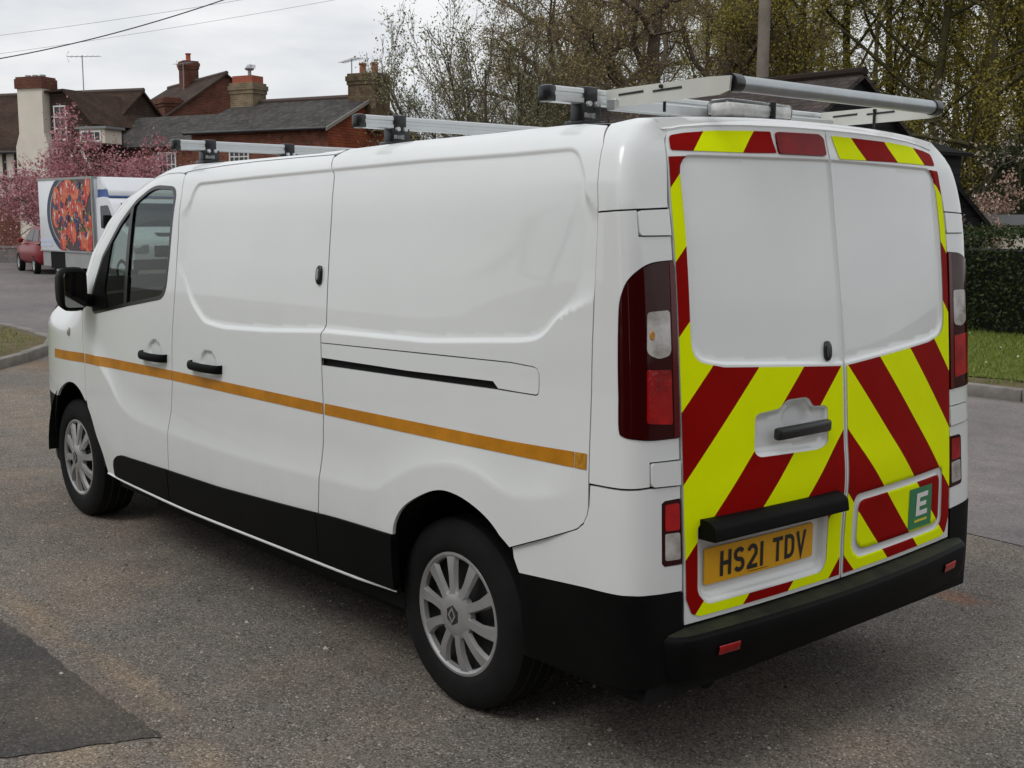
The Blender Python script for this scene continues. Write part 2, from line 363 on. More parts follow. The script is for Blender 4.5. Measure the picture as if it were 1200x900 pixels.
def sdist_poly(a, b, poly):
    poly = np.asarray(poly, float); d = np.full(len(a), 1e9); ins = np.zeros(len(a), bool)
    for (ax, ay), (bx, by) in zip(poly, np.roll(poly, -1, 0)):
        ex, ey = bx-ax, by-ay; t = np.clip(((a-ax)*ex+(b-ay)*ey)/(ex*ex+ey*ey+1e-18), 0, 1); d = np.minimum(d, np.hypot(a-ax-t*ex, b-ay-t*ey))
        c = (ay > b) != (by > b); ins ^= c & (a < (bx-ax)*(b-ay)/(by-ay+1e-18)+ax)
    return np.where(ins, d, -d)
tag(grass('grass', 90000, samp_r, .02, .065, 1, 60), 'short mown grass with daisies below the hedge', 'grass', kind='stuff')
tag(grass('grass', 50000, samp_l, .02, .06, 2, 10), 'patchy grass on the corner verge left of the van', 'grass', kind='stuff')
# loose grit on the tarmac
M_GRIT = leafmat('loose_grit', (.03,.027,.024), (.55,.50,.43), 0, .8)
rg = np.random.default_rng(11); n = 4200
gx = np.r_[rg.uniform(-1.6, 4.5, n), rg.uniform(-2.6, .5, 900)]; gy = np.r_[rg.uniform(.2, 3.2, n), rg.uniform(-3.0, 0.8, 900)]; n = len(gx)
r = rg.gamma(2.0, .0009, n)+.0010; onp = (gx > .45) & (gy > 1.8); r[onp & (rg.random(n) < .9)] *= .35; V = np.zeros((n, 5, 3)); a = rg.uniform(0, 2*PI, n)
for k in range(4): V[:, k] = np.c_[gx+r*1.3*np.cos(a+k*PI/2)*rg.uniform(.7, 1.3, n), gy+r*1.3*np.sin(a+k*PI/2)*rg.uniform(.7, 1.3, n), np.full(n, .001)+.004*((gy > 1.8) & (gx > .4))]
V[:, 4] = np.c_[gx+rg.normal(0, .3, n)*r, gy+rg.normal(0, .3, n)*r, .001+.004*((gy > 1.8) & (gx > .4))+r*rg.uniform(.7, 1.4, n)]
F = []
for i in range(n): F += [[5*i, 5*i+1, 5*i+4], [5*i+1, 5*i+2, 5*i+4], [5*i+2, 5*i+3, 5*i+4], [5*i+3, 5*i, 5*i+4]]
tag(mesh_obj('loose_grit', V.reshape(-1, 3), F, M_GRIT), 'loose grit scattered over the worn tarmac', 'grit', kind='stuff')
# ================================================================== the van
PROF = catmull([(.20,.938),(.40,.958),(.60,.966),(.85,.964),(1.1,.955),(1.3,.945),(1.5,.930),(1.65,.914),(1.75,.899),(1.83,.876),(1.88,.852),(1.92,.815),(1.945,.77),(1.962,.70),(1.974,.55),(1.985,.0)])
def smooth_table(t, w=.03):
    zz = np.arange(.2, 2.1, .005); v = np.interp(zz, *t); k = np.exp(-.5*((np.arange(-20, 21)*.005)/w)**2); k /= k.sum()
    return zz, np.convolve(np.pad(v, 20, mode='edge'), k, 'valid')
XE = smooth_table(([.40,.53,.7,.9,1.0,1.15,1.3,1.5,1.64,1.785,1.87,1.92,1.96],[-.905,-.902,-.897,-.884,-.878,-.868,-.857,-.841,-.826,-.802,-.787,-.771,-.745]))
XM = smooth_table(([.40,.53,.65,.74,.826,.9,.97,1.11,1.25,1.44,1.66,1.88,1.957],[-.937,-.935,-.933,-.936,-.943,-.94,-.931,-.922,-.912,-.893,-.862,-.831,-.806]), .02)
NSE = 5.0
_th = np.linspace(0, PI/2, 400); _u = np.sin(_th)**(2/NSE); _w = np.cos(_th)**(2/NSE); _al = np.r_[0, np.cumsum(np.hypot(np.diff(_u)*.165, np.diff(_w)*.19))]; _al /= _al[-1]
def cu(t): return np.interp(t, _al, _u)
def cw(t): return np.interp(t, _al, _w)
def rise(x): return np.interp(x, [-.8,-.4,.4,1.05,2.0], [.032,.034,.026,.008,.0])
def zun(x, z): return z-rise(x)*ss(1.55, 1.9, z)
def Yprof(z): return np.interp(z, PROF[:, 0], PROF[:, 1])
def taper(x):
    u = np.clip((x-3.3)/1.15, 0, .999); return .5*(1-np.sqrt(1-u*u))
def xs0(z): return np.interp(z, [0,1.74,1.91,1.97], [-.70,-.70,-.665,-.62])
def wide(s, z): return np.interp(z, [1.2,1.4,1.55,1.7,1.8,1.88,1.95], [0,.008,.017,.028,.034,.033,.030])*(1-ss(-.75, .2, s))
def ycor(z): return np.interp(z, [0,1.75,1.92,1.96], [.76,.76,.735,.70])
def Xe(z): return np.interp(z, *XE)
def Xm(z): return np.interp(z, *XM)
XWIN = ([1.0,1.19,1.29,1.5,1.665,1.78,1.84,1.9,1.95], [3.10,3.06,3.06,2.92,2.73,2.55,2.39,2.25,2.15])
def pillar_in(s, z):
    e = np.clip(s-np.interp(z, *XWIN), 0, .46); return .105*(e/.40)**2*ss(1.05, 1.38, z)

def sdist(a, b, poly):
    "signed distance, positive inside"
    poly = np.asarray(poly, float); p = np.stack([np.ravel(a), np.ravel(b)], -1)
    A = poly; B = np.roll(poly, -1, 0); d = np.full(len(p), 1e9); ins = np.zeros(len(p), bool)
    for (ax, ay), (bx, by) in zip(A, B):
        ex, ey = bx-ax, by-ay; L2 = ex*ex+ey*ey+1e-18
        t = np.clip(((p[:, 0]-ax)*ex+(p[:, 1]-ay)*ey)/L2, 0, 1)
        d = np.minimum(d, np.hypot(p[:, 0]-ax-t*ex, p[:, 1]-ay-t*ey))
        c = (ay > p[:, 1]) != (by > p[:, 1])
        ins ^= c & (p[:, 0] < (bx-ax)*(p[:, 1]-ay)/(by-ay+1e-18)+ax)
    return np.where(ins, d, -d).reshape(np.shape(a))
def rounded(poly, r, n=6):
    out = []; P = [np.array(q, float) for q in poly]; N = len(P); rr = r if isinstance(r, (list, tuple)) else [r]*N
    for i in range(N):
        a, b, c = P[i-1], P[i], P[(i+1) % N]; la, lc = np.linalg.norm(a-b), np.linalg.norm(c-b); q = min(rr[i], la*.49, lc*.49)
        if q < 1e-5: out.append(tuple(b)); continue
        p0 = b+(a-b)/la*q; p2 = b+(c-b)/lc*q
        for k in range(n+1):
            t = k/n; out.append(tuple((1-t)**2*p0+2*t*(1-t)*b+t*t*p2))
    return out
def resample(poly, step, closed=True):
    out = []; P = [np.array(q, float) for q in poly]; N = len(P)
    for i in range(N if closed else N-1):
        a, b = P[i], P[(i+1) % N]; n = max(1, int(math.ceil(np.linalg.norm(b-a)/step)))
        for k in range(n): out.append(tuple(a+(b-a)*k/n))
    if not closed: out.append(tuple(P[-1]))
    return out

RECESS = rounded([(1.946,1.79),(1.925,1.836),(1.386,1.853),(.8,1.867),(.195,1.881),(-.274,1.883),(-.565,1.888),(-.632,1.80),(-.629,1.528),(-.603,1.479),(-.47,1.352),(-.383,1.338),(.095,1.298),(.745,1.283),(1.2,1.252),(1.577,1.238),(1.75,1.25),(1.871,1.325),(1.946,1.42)], .04, 4)
CREASE = ([-.70,-.674,-.529,-.372,-.201,-.066,.124,.277,.40,.733,1.271,1.743,2.098,2.40,2.571,2.696,2.856,3.147,3.4], [.92,.909,.862,.84,.878,.885,.846,.775,.722,.705,.685,.68,.684,.695,.717,.767,.882,1.036,1.05])
_cs = catmull(np.array(CREASE).T, 12); CREASE = (_cs[:, 0], _cs[:, 1])
def dside(s, z):
    d = sdist(s, z, RECESS)
    w = .021+.10*ss(1.40, 1.5, z)*(1-ss(1.68, 1.78, z))
    out = -.010*ss(0, 1, (d+w)/w)
    zc = np.interp(s, *CREASE); A = .012*ss(-.70, -.5, s)*(1-ss(2.85, 3.25, s))
    r = np.clip((zc+.15-z)/.15, 0, 1)
    out += A*r*r*(1-ss(.30, .62, zc-z)*.9)
    # shallow dish behind the door handles
    for hx, hz_ in ((2.27, 1.06), (1.71, 1.06)):
        q = ((s-hx)/.075)**2+((z-hz_)/.052)**2
        out -= .012*(1-ss(.55, 1.1, q))
    return out
def SCb(s, z):
    s, z = np.broadcast_arrays(np.asarray(s, float), np.asarray(z, float))
    x0 = xs0(z); zz = zun(np.maximum(s, x0), z)
    ys = Yprof(zz)-taper(s)-pillar_in(s, z)+wide(s, z)
    c = np.clip((x0-s)/(x0+1.01), 0, 1)
    yc = np.minimum(ycor(z), ys-.02); a = np.maximum(x0-Xe(z), .02)
    x = np.where(s >= x0, s, x0-a*cu(c)); y = np.where(s >= x0, ys, yc+(ys-yc)*cw(c))
    return np.stack([x, y, z], -1)
def SF(s, z):
    P = SCb(s, z); P[..., 1] += dside(s, z); return P
def RRb(y, z):
    y, z = np.broadcast_arrays(np.asarray(y, float), np.asarray(z, float))
    e = Xe(z); m = Xm(z)
    return np.stack([e-(e-m)*(1-np.clip(np.abs(y)/.76, 0, 1.2)**2), y, z], -1)
WINL = rounded([(.694,1.872),(.012,1.880),(.012,1.243),(.57,1.280),(.690,1.300)], [.05,.004,.004,.02,.13])
WINR = [(-y, z) for y, z in WINL][::-1]
DISH = rounded([(.445,1.105),(.335,1.112),(.305,1.136),(.200,1.136),(.178,1.104),(.104,1.100),(.104,.985),(.150,.974),(.430,.982),(.452,.995)], .018)
PLREC = rounded([(.692,.80),(.692,.61),(.655,.568),(.115,.565),(.095,.60),(.095,.80)], [.01,.03,.03,.03,.02,.01])
FRO = rounded([(-.055,.79),(-.69,.795),(-.69,.59),(-.65,.562),(-.10,.562),(-.055,.60)], .035)
FRI = rounded([(-.088,.762),(-.662,.767),(-.660,.602),(-.63,.589),(-.12,.592),(-.088,.618)], .03)
def drear(y, z):
    out = np.zeros(np.shape(y)); d = np.maximum(sdist(y, z, WINL), sdist(y, z, WINR))
    out -= .008*ss(-.012, 0, d)
    out -= .012*ss(-.004, .010, sdist(y, z, DISH))
    q = ((y-.25)/.07)**2+((z-1.07)/.06)**2; out -= .014*(1-ss(.3, 1.1, q))
    out -= .022*ss(-.004, .014, sdist(y, z, PLREC))
    out -= .005*ss(-.003, .006, sdist(y, z, FRO))*(1-ss(-.006, .003, sdist(y, z, FRI)))
    return out
def RR(y, z):
    P = RRb(y, z); P[..., 0] -= drear(y, z); return P

def panel(name, S, outer, holes, step, material, parent, flange=.013, off=0., lines=(), classify=None, sgn=1, eps=2e-3, grid=None, featonly=False):
    """a sheet-metal panel: outline (and holes) given in the surface's own two coordinates,
    filled with a fine grid, laid on surface S, edges turned inwards by `flange`"""
    loops = [resample(outer, step)]+[resample(h, step) for h in holes]
    pts = []; seg = []
    for lp in loops:
        b = len(pts); pts += lp; n = len(lp); seg += [(b+i, b+(i+1) % n) for i in range(n)]
    for pl_ in lines:
        q = resample(pl_, step, False)
        if featonly:     # feature lines only guide the mesh: keep the runs well inside the panel
            qa = np.array(q); kk = sdist(qa[:, 0], qa[:, 1], loops[0]) > .5*step
            for h in loops[1:]: kk &= sdist(qa[:, 0], qa[:, 1], h) < -.5*step
            b = len(pts); pts += [tuple(p) for p in qa[kk]]
            continue
        b = len(pts); pts += q; seg += [(b+i, b+i+1) for i in range(len(q)-1)]
    O = np.array(outer); lo, hi = O.min(0), O.max(0); g = grid or step
    ga, gb = np.meshgrid(np.arange(lo[0]+g*.37, hi[0], g), np.arange(lo[1]+g*.41, hi[1], g))
    ga, gb = ga.ravel(), gb.ravel()
    k = sdist(ga, gb, loops[0]) > .45*step
    for h in loops[1:]: k &= sdist(ga, gb, h) < -.45*step
    if lines:
        for pl_ in lines:
            for a, c in zip(pl_[:-1], pl_[1:]):
                a, c = np.array(a), np.array(c); e = c-a; L2 = e@e+1e-15
                t = np.clip(((ga-a[0])*e[0]+(gb-a[1])*e[1])/L2, 0, 1); k &= np.hypot(ga-a[0]-t*e[0], gb-a[1]-t*e[1]) > (.62 if featonly else .4)*step
    pts += list(zip(ga[k].tolist(), gb[k].tolist()))
    vs_, es_, fs_, *_ = mgeo.delaunay_2d_cdt([Vector(p) for p in pts], seg, [], 0, 1e-6)
    A = np.array([v[:] for v in vs_]); F = np.array([f for f in fs_ if len(f) == 3])
    c = A[F].mean(1); ok = sdist(c[:, 0], c[:, 1], loops[0]) > 0
    for h in loops[1:]: ok &= sdist(c[:, 0], c[:, 1], h) < 0
    F = F[ok]; c = c[ok]
    a, b = A[:, 0], A[:, 1]
    P = S(a, b)
    du = S(a+eps, b)-S(a-eps, b); dv = S(a, b+eps)-S(a, b-eps)
    N = -np.cross(du, dv); N /= np.linalg.norm(N, axis=1)[:, None]+1e-12
    if sgn < 0: P = P*[1, -1, 1]; N = N*[1, -1, 1]
    P = P+N*off
    fn = np.cross(P[F[:, 1]]-P[F[:, 0]], P[F[:, 2]]-P[F[:, 0]]); flip = (fn*N[F].mean(1)).sum(1) < 0
    F[flip] = F[flip][:, ::-1]
    def make(nm, FF, mt):
        used = np.unique(FF); mp_ = -np.ones(len(P), int); mp_[used] = np.arange(len(used))
        Q = P[used]; NN = N[used]; G = mp_[FF]; faces = G.tolist()
        if flange:
            e = np.vstack([G[:, [0, 1]], G[:, [1, 2]], G[:, [2, 0]]]); key = {}
            for i, j in e.tolist(): key[(i, j)] = 1
            bd = [(i, j) for (i, j) in key if (j, i) not in key]
            V2 = [Q]; N2 = [NN]; base = len(Q); ex = {}
            for i, j in bd:
                t = Q[j]-Q[i]; w = np.cross(t, NN[i]); w /= np.linalg.norm(w)+1e-12
                for q in (i, j): ex.setdefault(q, []).append(w)
            idx = {q: base+2*n for n, q in enumerate(ex)}
            for q, ws in ex.items():
                w = np.mean(ws, 0); w /= np.linalg.norm(w)+1e-12
                V2.append([Q[q], Q[q]-NN[q]*flange]); N2.append([w, w])
            Q = np.vstack(V2); NN = np.vstack(N2)
            faces += [[idx[j], idx[i], idx[i]+1, idx[j]+1] for i, j in bd]
        return mesh_obj(nm, Q, faces, mt, parent, normals=NN)
    if classify is None: return make(name, F, material)
    cls = classify(c[:, 0], c[:, 1]); out = []
    for kx in np.unique(cls):
        nm, mt = name(kx) if callable(name) else name, material(kx); FF = F[cls == kx]
        comp = np.arange(len(P))
        while True:            # label the connected pieces
            mn = comp[FF].min(1); c2 = comp.copy()
            for q in range(3): np.minimum.at(c2, FF[:, q], mn)
            if (c2 == comp).all(): break
            comp = c2
        for cc in np.unique(comp[FF[:, 0]]): 
            f2 = FF[comp[FF[:, 0]] == cc]
            if len(f2) > 3: out.append(make(nm, f2, mt))
    return out

# ---- van materials
WHITE = mat('van_white_paint', (.785,.81,.795), .35, spec=.4, coat=.8, coat_rough=.03, var=.02, vscale=2.2)
def grime(m, strength=.55):
    "thin road dirt low on the body, broken up by noise"
    N = m.node_tree.nodes; K = m.node_tree.links.new; bs = N['Principled BSDF']; src = bs.inputs['Base Color'].links[0].from_socket
    t = N.new('ShaderNodeTexCoord'); sp = N.new('ShaderNodeSeparateXYZ'); K(t.outputs['Object'], sp.inputs[0])
    h = N.new('ShaderNodeMapRange'); h.inputs['From Min'].default_value = .95; h.inputs['From Max'].default_value = .35; K(sp.outputs['Z'], h.inputs['Value'])
    n = N.new('ShaderNodeTexNoise'); n.inputs['Scale'].default_value = 3.5; n.inputs['Detail'].default_value = 8; n.inputs['Roughness'].default_value = .7
    mp_ = N.new('ShaderNodeMapping'); mp_.inputs['Scale'].default_value = (1, 1, .35); K(t.outputs['Object'], mp_.inputs[0]); K(mp_.outputs[0], n.inputs['Vector'])
    r = N.new('ShaderNodeValToRGB'); r.color_ramp.elements[0].position = .42; r.color_ramp.elements[1].position = .75; K(n.outputs['Fac'], r.inputs['Fac'])
    mu = N.new('ShaderNodeMath'); mu.operation = 'MULTIPLY'; K(h.outputs[0], mu.inputs[0]); K(r.outputs['Color'], mu.inputs[1])
    m2 = N.new('ShaderNodeMath'); m2.operation = 'MULTIPLY'; m2.inputs[1].default_value = strength; K(mu.outputs[0], m2.inputs[0])
    x = N.new('ShaderNodeMix'); x.data_type = 'RGBA'; K(m2.outputs[0], x.inputs['Factor']); K(src, x.inputs['A']); x.inputs['B'].default_value = (.36,.32,.27,1); K(x.outputs['Result'], bs.inputs['Base Color'])
grime(WHITE, .16)
BLKP = mat('black_grained_plastic', (.004,.004,.004), .55, spec=.09, var=.25, vscale=5, bump=.10, bscale=320)
BLKT = mat('black_trim', (.010,.010,.011), .28, spec=.5)
STEP = mat('bumper_step_plastic', (.010,.010,.009), .65, spec=.2, vscale=9, bump=.2, bscale=220, col2=(.030,.034,.018))
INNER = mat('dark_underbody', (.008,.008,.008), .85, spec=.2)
TYRE = mat('tyre_rubber', (.009,.009,.009), .8, spec=.2, var=.3, vscale=8, bump=.15, bscale=90)
HUB = mat('silver_hubcap', (.40,.40,.395), .34, metal=.5, spec=.5, var=.08, vscale=14)
HUBD = mat('black_backing', (.02,.02,.02), .7)  # plain black of the disc behind the spokes, grooves, slots and emblem disc
YEL = mat('yellow_tape', (.84,.98,.0), .6, spec=.04, var=.03, vscale=7)
RED = mat('red_tape', (.28,.0022,.0008), .55, spec=.05, var=.10, vscale=7)
ORA = mat('amber_tape', (.50,.20,.006), .4, spec=.3, var=.16, vscale=14)
ORB = mat('amber_tape_end', (.62,.30,.020), .3, spec=.6, col2=(.32,.13,.01), vscale=70)
LDK = mat('lamp_dark_red', (.034,.0016,.002), .06, spec=.22, coat=.0)
LRB = mat('lamp_red_edge', (.10,.002,.003), .12, spec=.35)
LRD = mat('lamp_red', (.55,.006,.008), .10, spec=.4, coat=.0, col2=(.20,.003,.004), vscale=9, bump=.12, bscale=30)
LCL = mat('lamp_clear', (.62,.60,.57), .10, spec=.6, coat=.8, col2=(.20,.17,.14), vscale=11, bump=.15, bscale=30)
GLS = glass('side_glass', (.80,.93,.87), .7)
WSG = glass('windscreen_glass', (.84,.93,.88), .6)
ALU = mat('aluminium_profile', (.62,.64,.64), .32, metal=.75, var=.05, vscale=9)
CRM = mat('cream_aluminium_plate', (.66,.66,.60), .45, metal=.25, var=.06, vscale=7)
GALV = mat('galvanised_tube', (.42,.45,.46), .35, metal=.85, var=.08, vscale=12)
PLY = mat('plate_yellow', (.78,.39,.010), .4, spec=.3, var=.03, vscale=8)
PLB = mat('plate_black', (.008,.008,.008), .4)
GRN = mat('badge_green', (.016,.21,.075), .35, spec=.5)
LTG = mat('lettering_grey', (.42,.42,.42), .5)
WHT = mat('badge_white', (.78,.78,.76), .4)
YLB = mat('badge_yellow', (.70,.62,.02), .4)
MIR = mat('mirror_glass', (.30,.32,.31), .05, metal=1.0)
SEAT = mat('seat_fabric', (.018,.018,.020), .9, var=.3, vscale=30)
DASH = mat('dashboard_plastic', (.030,.031,.033), .65)
HLT = mat('headlamp', (.6,.6,.6), .1, metal=.6, coat=.8)
BLC = glass('beacon_lens', (.97,.97,.97), 1.3, rough=.05)
BLI = mat('beacon_reflector', (.88,.88,.86), .35, metal=.0, col2=(.55,.54,.50), vscale=24, bump=.3, bscale=40)

van = empty('panel_van', (0, 0, 0), 0, 'long white panel van with yellow and red rear chevrons and roof rack', 'van')

GAPF = [(2.118,.362),(2.115,.478),(2.112,.591),(2.105,.716),(2.084,.80),(2.070,.93),(2.074,1.05),(2.074,1.123),(2.058,1.28),(2.046,1.402),(2.043,1.60),(2.058,1.793),(2.080,1.85),(2.104,1.893)]
GAPS = [(.768,.37),(.765,.55),(.752,.702),(.739,.838),(.739,.97),(.752,1.08),(.765,1.197),(.770,1.255),(.748,1.296),(.750,1.43),(.752,1.554),(.757,1.714),(.772,1.80),(.786,1.850),(.822,1.892),(.855,1.926)]
SDTOP = [(.87,1.938),(1.10,1.938),(1.503,1.933),(1.80,1.923),(2.04,1.911),(2.10,1.905)]
def ztop(x): return 1.946+float(rise(x))
RGAP = [(-.709,.864),(-.706,1.002),(-.702,1.348),(-.706,1.737),(-.681,1.905),(-.635,1.965)]
RARCH = catmull([(.268,.50),(.265,.564),(.257,.616),(.225,.669),(.173,.713),(.088,.759),(.016,.787),(-.05,.797),(-.137,.789),(-.226,.763),(-.291,.731),(-.342,.689),(-.378,.640),(-.404,.597)], 3).tolist()
FARCH = catmull([(2.906,.355),(2.952,.46),(3.016,.543),(3.083,.646),(3.194,.740),(3.301,.788),(3.41,.789),(3.527,.752),(3.636,.690),(3.70,.60),(3.76,.48),(3.79,.36)], 3).tolist()
def shift(pl, d):  # move a gap line half a gap aside
    return [(a+d, b) for a, b in pl]
G = .0022
PILLAR = [(2.25,1.943),(2.40,1.937),(2.551,1.915),(2.761,1.868),(2.931,1.796),(3.176,1.635),(3.442,1.434),(3.55,1.352)]
FDTOP = [(2.135,1.8995),(2.20,1.903),(2.33,1.901),(2.46,1.884),(2.62,1.822),(2.80,1.716),(3.00,1.562),(3.13,1.39),(3.185,1.20),(3.172,1.03),(3.150,.92),(3.147,.84),(3.135,.72)]
WIN = rounded([(3.060,1.292),(3.045,1.186),(2.58,1.258),(2.150,1.318),(2.119,1.518),(2.106,1.838),(2.393,1.852),(2.554,1.780),(2.728,1.665),(2.923,1.497)], [.04,.05,.02,.08,.02,.09,.08,.02,.02,.02])
rar_low = [(-.409,.590)]
far_mid = [q for q in FARCH if q[0] < 3.13]          # behind the wheel
far_top = [q for q in FARCH if q[0] >= 3.13 and q[1] > .68]

QUARTER = (shift(GAPS, -.0038) + [(.835,1.945),(.82,ztop(.82))] + [(x, ztop(x)) for x in np.arange(.7, -.56, -.1)]
           + shift([q for q in RGAP[::-1]], G) + [(-.703,.84),(-.690,.815),(-.665,.794),(-.651,.787),(-.533,.738),(-.376,.676)]
           + [q for q in RARCH[::-1] if q[1] > .69 or q[0] > 0] + [(.268,.38)])
RAILHOLE = [(.80,1.226),(.095,1.244),(-.347,1.256)]+rounded([(-.40,1.2565),(-.480,1.250),(-.481,1.164),(-.40,1.163)], [0,.03,.018,0])[1:]+[(-.287,1.162),(.20,1.150),(.80,1.138)]
# the rail slot opens into the door gap, so the quarter panel is notched rather than holed
iq = next(i for i, q in enumerate(QUARTER) if q[1] > 1.138 and q[0] < .8)
jq = next(i for i, q in enumerate(QUARTER) if q[1] > 1.228 and q[0] < .8)
def xgap(z): return float(np.interp(z, [b for a, b in GAPS], [a for a, b in GAPS]))-.0038
notch = [(xgap(1.1385),1.1385)]+RAILHOLE[::-1][1:-1]+[(xgap(1.2255),1.2255)]
QUARTER = QUARTER[:iq]+notch+QUARTER[jq:]
SLIDE = shift(GAPS, .0030)+SDTOP[:-1]+[(2.10,1.9035)]+[(a-.0030, b) for a, b in GAPF[::-1]]
FRONT = [(a+.0028, b) for a, b in GAPF]+FDTOP+far_mid[::-1]
def mir(o_args, nm, **k): return panel(nm, *o_args, **k)

st = .0125
def grow_(poly, d):
    P = np.array(poly); n = len(P); out = []
    ar = np.sum(P[:, 0]*np.roll(P[:, 1], -1)-np.roll(P[:, 0], -1)*P[:, 1])
    for i in range(n):
        t = P[(i+1) % n]-P[i-1]; t /= np.linalg.norm(t)+1e-12; nn = np.array([t[1], -t[0]])*(1 if ar > 0 else -1)
        out.append(tuple(P[i]+nn*d))
    return out
FEAT = []
for d_ in (.001, .0055, .0105, .0155, .022): FEAT.append(grow_(RECESS, d_)+[grow_(RECESS, d_)[0]])
for d_ in (-.012, 0, .012, .026): FEAT.append([(x, float(np.interp(x, *CREASE))+d_) for x in np.linspace(-.65, 3.2, 200)])
def body(nm, pl, hl, step, sgn=1): return panel(nm, SF, pl, hl, step, WHITE, van, lines=FEAT if sgn > 0 else (), featonly=True, sgn=sgn)
quarter = body('quarter_panel', QUARTER, [], st)
slide = body('sliding_door', SLIDE, [], st)
front = body('front_door', FRONT, [WIN], st)
RAILCOV = [(xgap(1.222),1.222),(.095,1.240),(-.347,1.2525)]+rounded([(-.40,1.253),(-.476,1.247),(-.477,1.168),(-.40,1.167)], [0,.028,.016,0])[1:]+[(-.288,1.167),(-.262,1.187),(.20,1.174),(xgap(1.168),1.168)]
panel('rail_cover', SF, RAILCOV, [], .02, WHITE, quarter)
# upper body side above the doors, with the A-pillar
CANT = [(.845,1.9505),(.872,1.9425),(1.10,1.9425),(1.503,1.9375),(1.80,1.9275),(2.04,1.9155),(2.11,1.9085),(2.14,1.904)]+[(a+.003, b+.004) for a, b in FDTOP[1:9]]+[(3.26,1.20),(3.55,1.20)]+PILLAR[::-1]+[(x, ztop(x)) for x in np.arange(2.15, .82, -.1)]
panel('roof_rail_panel', SF, CANT, [], st, WHITE, van)
WING = [(3.189,1.197)]+[(a+G*2, b) for a, b in FDTOP[8:]]+far_top+[(3.648,.682),(4.00,.676),(4.22,.672),(4.22,.80),(4.18,.92),(4.10,1.02),(3.98,1.115),(3.80,1.197)]
panel('front_wing', SF, WING, [], .018, WHITE, van)
FBUMP = [(3.652,.677),(4.00,.671),(4.22,.667),(4.22,.27),(3.80,.27),(3.79,.36),(3.76,.48),(3.70,.60)]
panel('front_bumper_end', SF, FBUMP, [], .025, BLKP, van)

# far side of the body (same shapes mirrored, coarser)
for nm, pl, hl in (('quarter_panel', QUARTER, []), ('sliding_door', SLIDE, []), ('front_door', FRONT, [WIN]), ('roof_rail_panel', CANT, []), ('front_wing', WING, [])):
    panel(nm, SF, pl, hl, .03, WHITE, van, sgn=-1)
panel('front_bumper_end', SF, FBUMP, [], .04, BLKP, van, sgn=-1)
panel('rail_cover', SF, RAILCOV, [], .04, WHITE, van, sgn=-1)

# dark inner skin seen through the panel gaps
SHELL = [(-1.0,.32),(-.43,.32)]+RARCH[::-1]+[(.268,.36),(2.90,.36)]+[q for q in FARCH]+[(4.15,.36),(4.15,.85),(3.95,1.05),(3.52,1.20),(3.50,1.36)]+[(a-.02, b-.02) for a, b in PILLAR[::-1]]+[(2.0,1.93),(.8,1.935),(-.55,1.95),(-1.0,1.93)]
for sg in (1, -1): panel('inner_skin', SCb, SHELL, [[(a, b) for a, b in rounded([(3.08,1.29),(3.06,1.165),(2.58,1.24),(2.13,1.30),(2.10,1.518),(2.085,1.855),(2.40,1.872),(2.57,1.80),(2.75,1.68),(2.94,1.51)], .05)]], .05, INNER, van, flange=0, off=-.016, sgn=sg)

# black strips added just below the surface to deepen shade in the gaps
for nm_, ln_, w_s, par in (('gap_shade_strip', GAPS, .0065, slide), ('gap_shade_strip', GAPF, .0048, front)):
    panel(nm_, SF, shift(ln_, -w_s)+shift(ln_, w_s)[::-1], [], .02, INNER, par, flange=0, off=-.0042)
panel('gap_shade_strip', SF, [(a, b+.0075) for a, b in SDTOP]+[(a, b-.004) for a, b in SDTOP[::-1]], [], .02, INNER, slide, flange=0, off=-.0042)
panel('gap_shade_strip', SCb, [(a+.0045, b) for a, b in RGAP]+[(a-.0045, b) for a, b in RGAP[::-1]], [], .02, INNER, quarter, flange=0, off=-.0050)
# ---- side glass, window trim, mirror
WT = rounded([(3.04,1.285),(3.025,1.205),(2.58,1.276),(2.165,1.335),(2.136,1.518),(2.126,1.822),(2.388,1.835),(2.54,1.766),(2.712,1.652),(2.905,1.487)], [.04,.05,.02,.07,.02,.08,.08,.02,.02,.02])
for sg in (1, -1):
    panel('window_seal', SCb, WIN, [WT], .03, BLKT, front if sg > 0 else van, flange=.012, off=.0015, sgn=sg)
    gl = panel('side_window', SCb, WT, [], .06, GLS, front if sg > 0 else van, flange=0, off=-.006, sgn=sg)
    panel('window_divider', SCb, [(2.598,1.258),(2.636,1.252),(2.600,1.738),(2.566,1.758)], [], .04, BLKT, front if sg > 0 else van, flange=.02, off=.002, sgn=sg)
    # black triangular sail panel that carries the mirror
    panel('mirror_sail', SCb, rounded([(3.040,1.287),(3.026,1.203),(2.84,1.234),(2.875,1.33),(2.80,1.57),(2.904,1.486)], .012), [], .04, BLKP, front if sg > 0 else van, flange=.01, off=.004, sgn=sg)
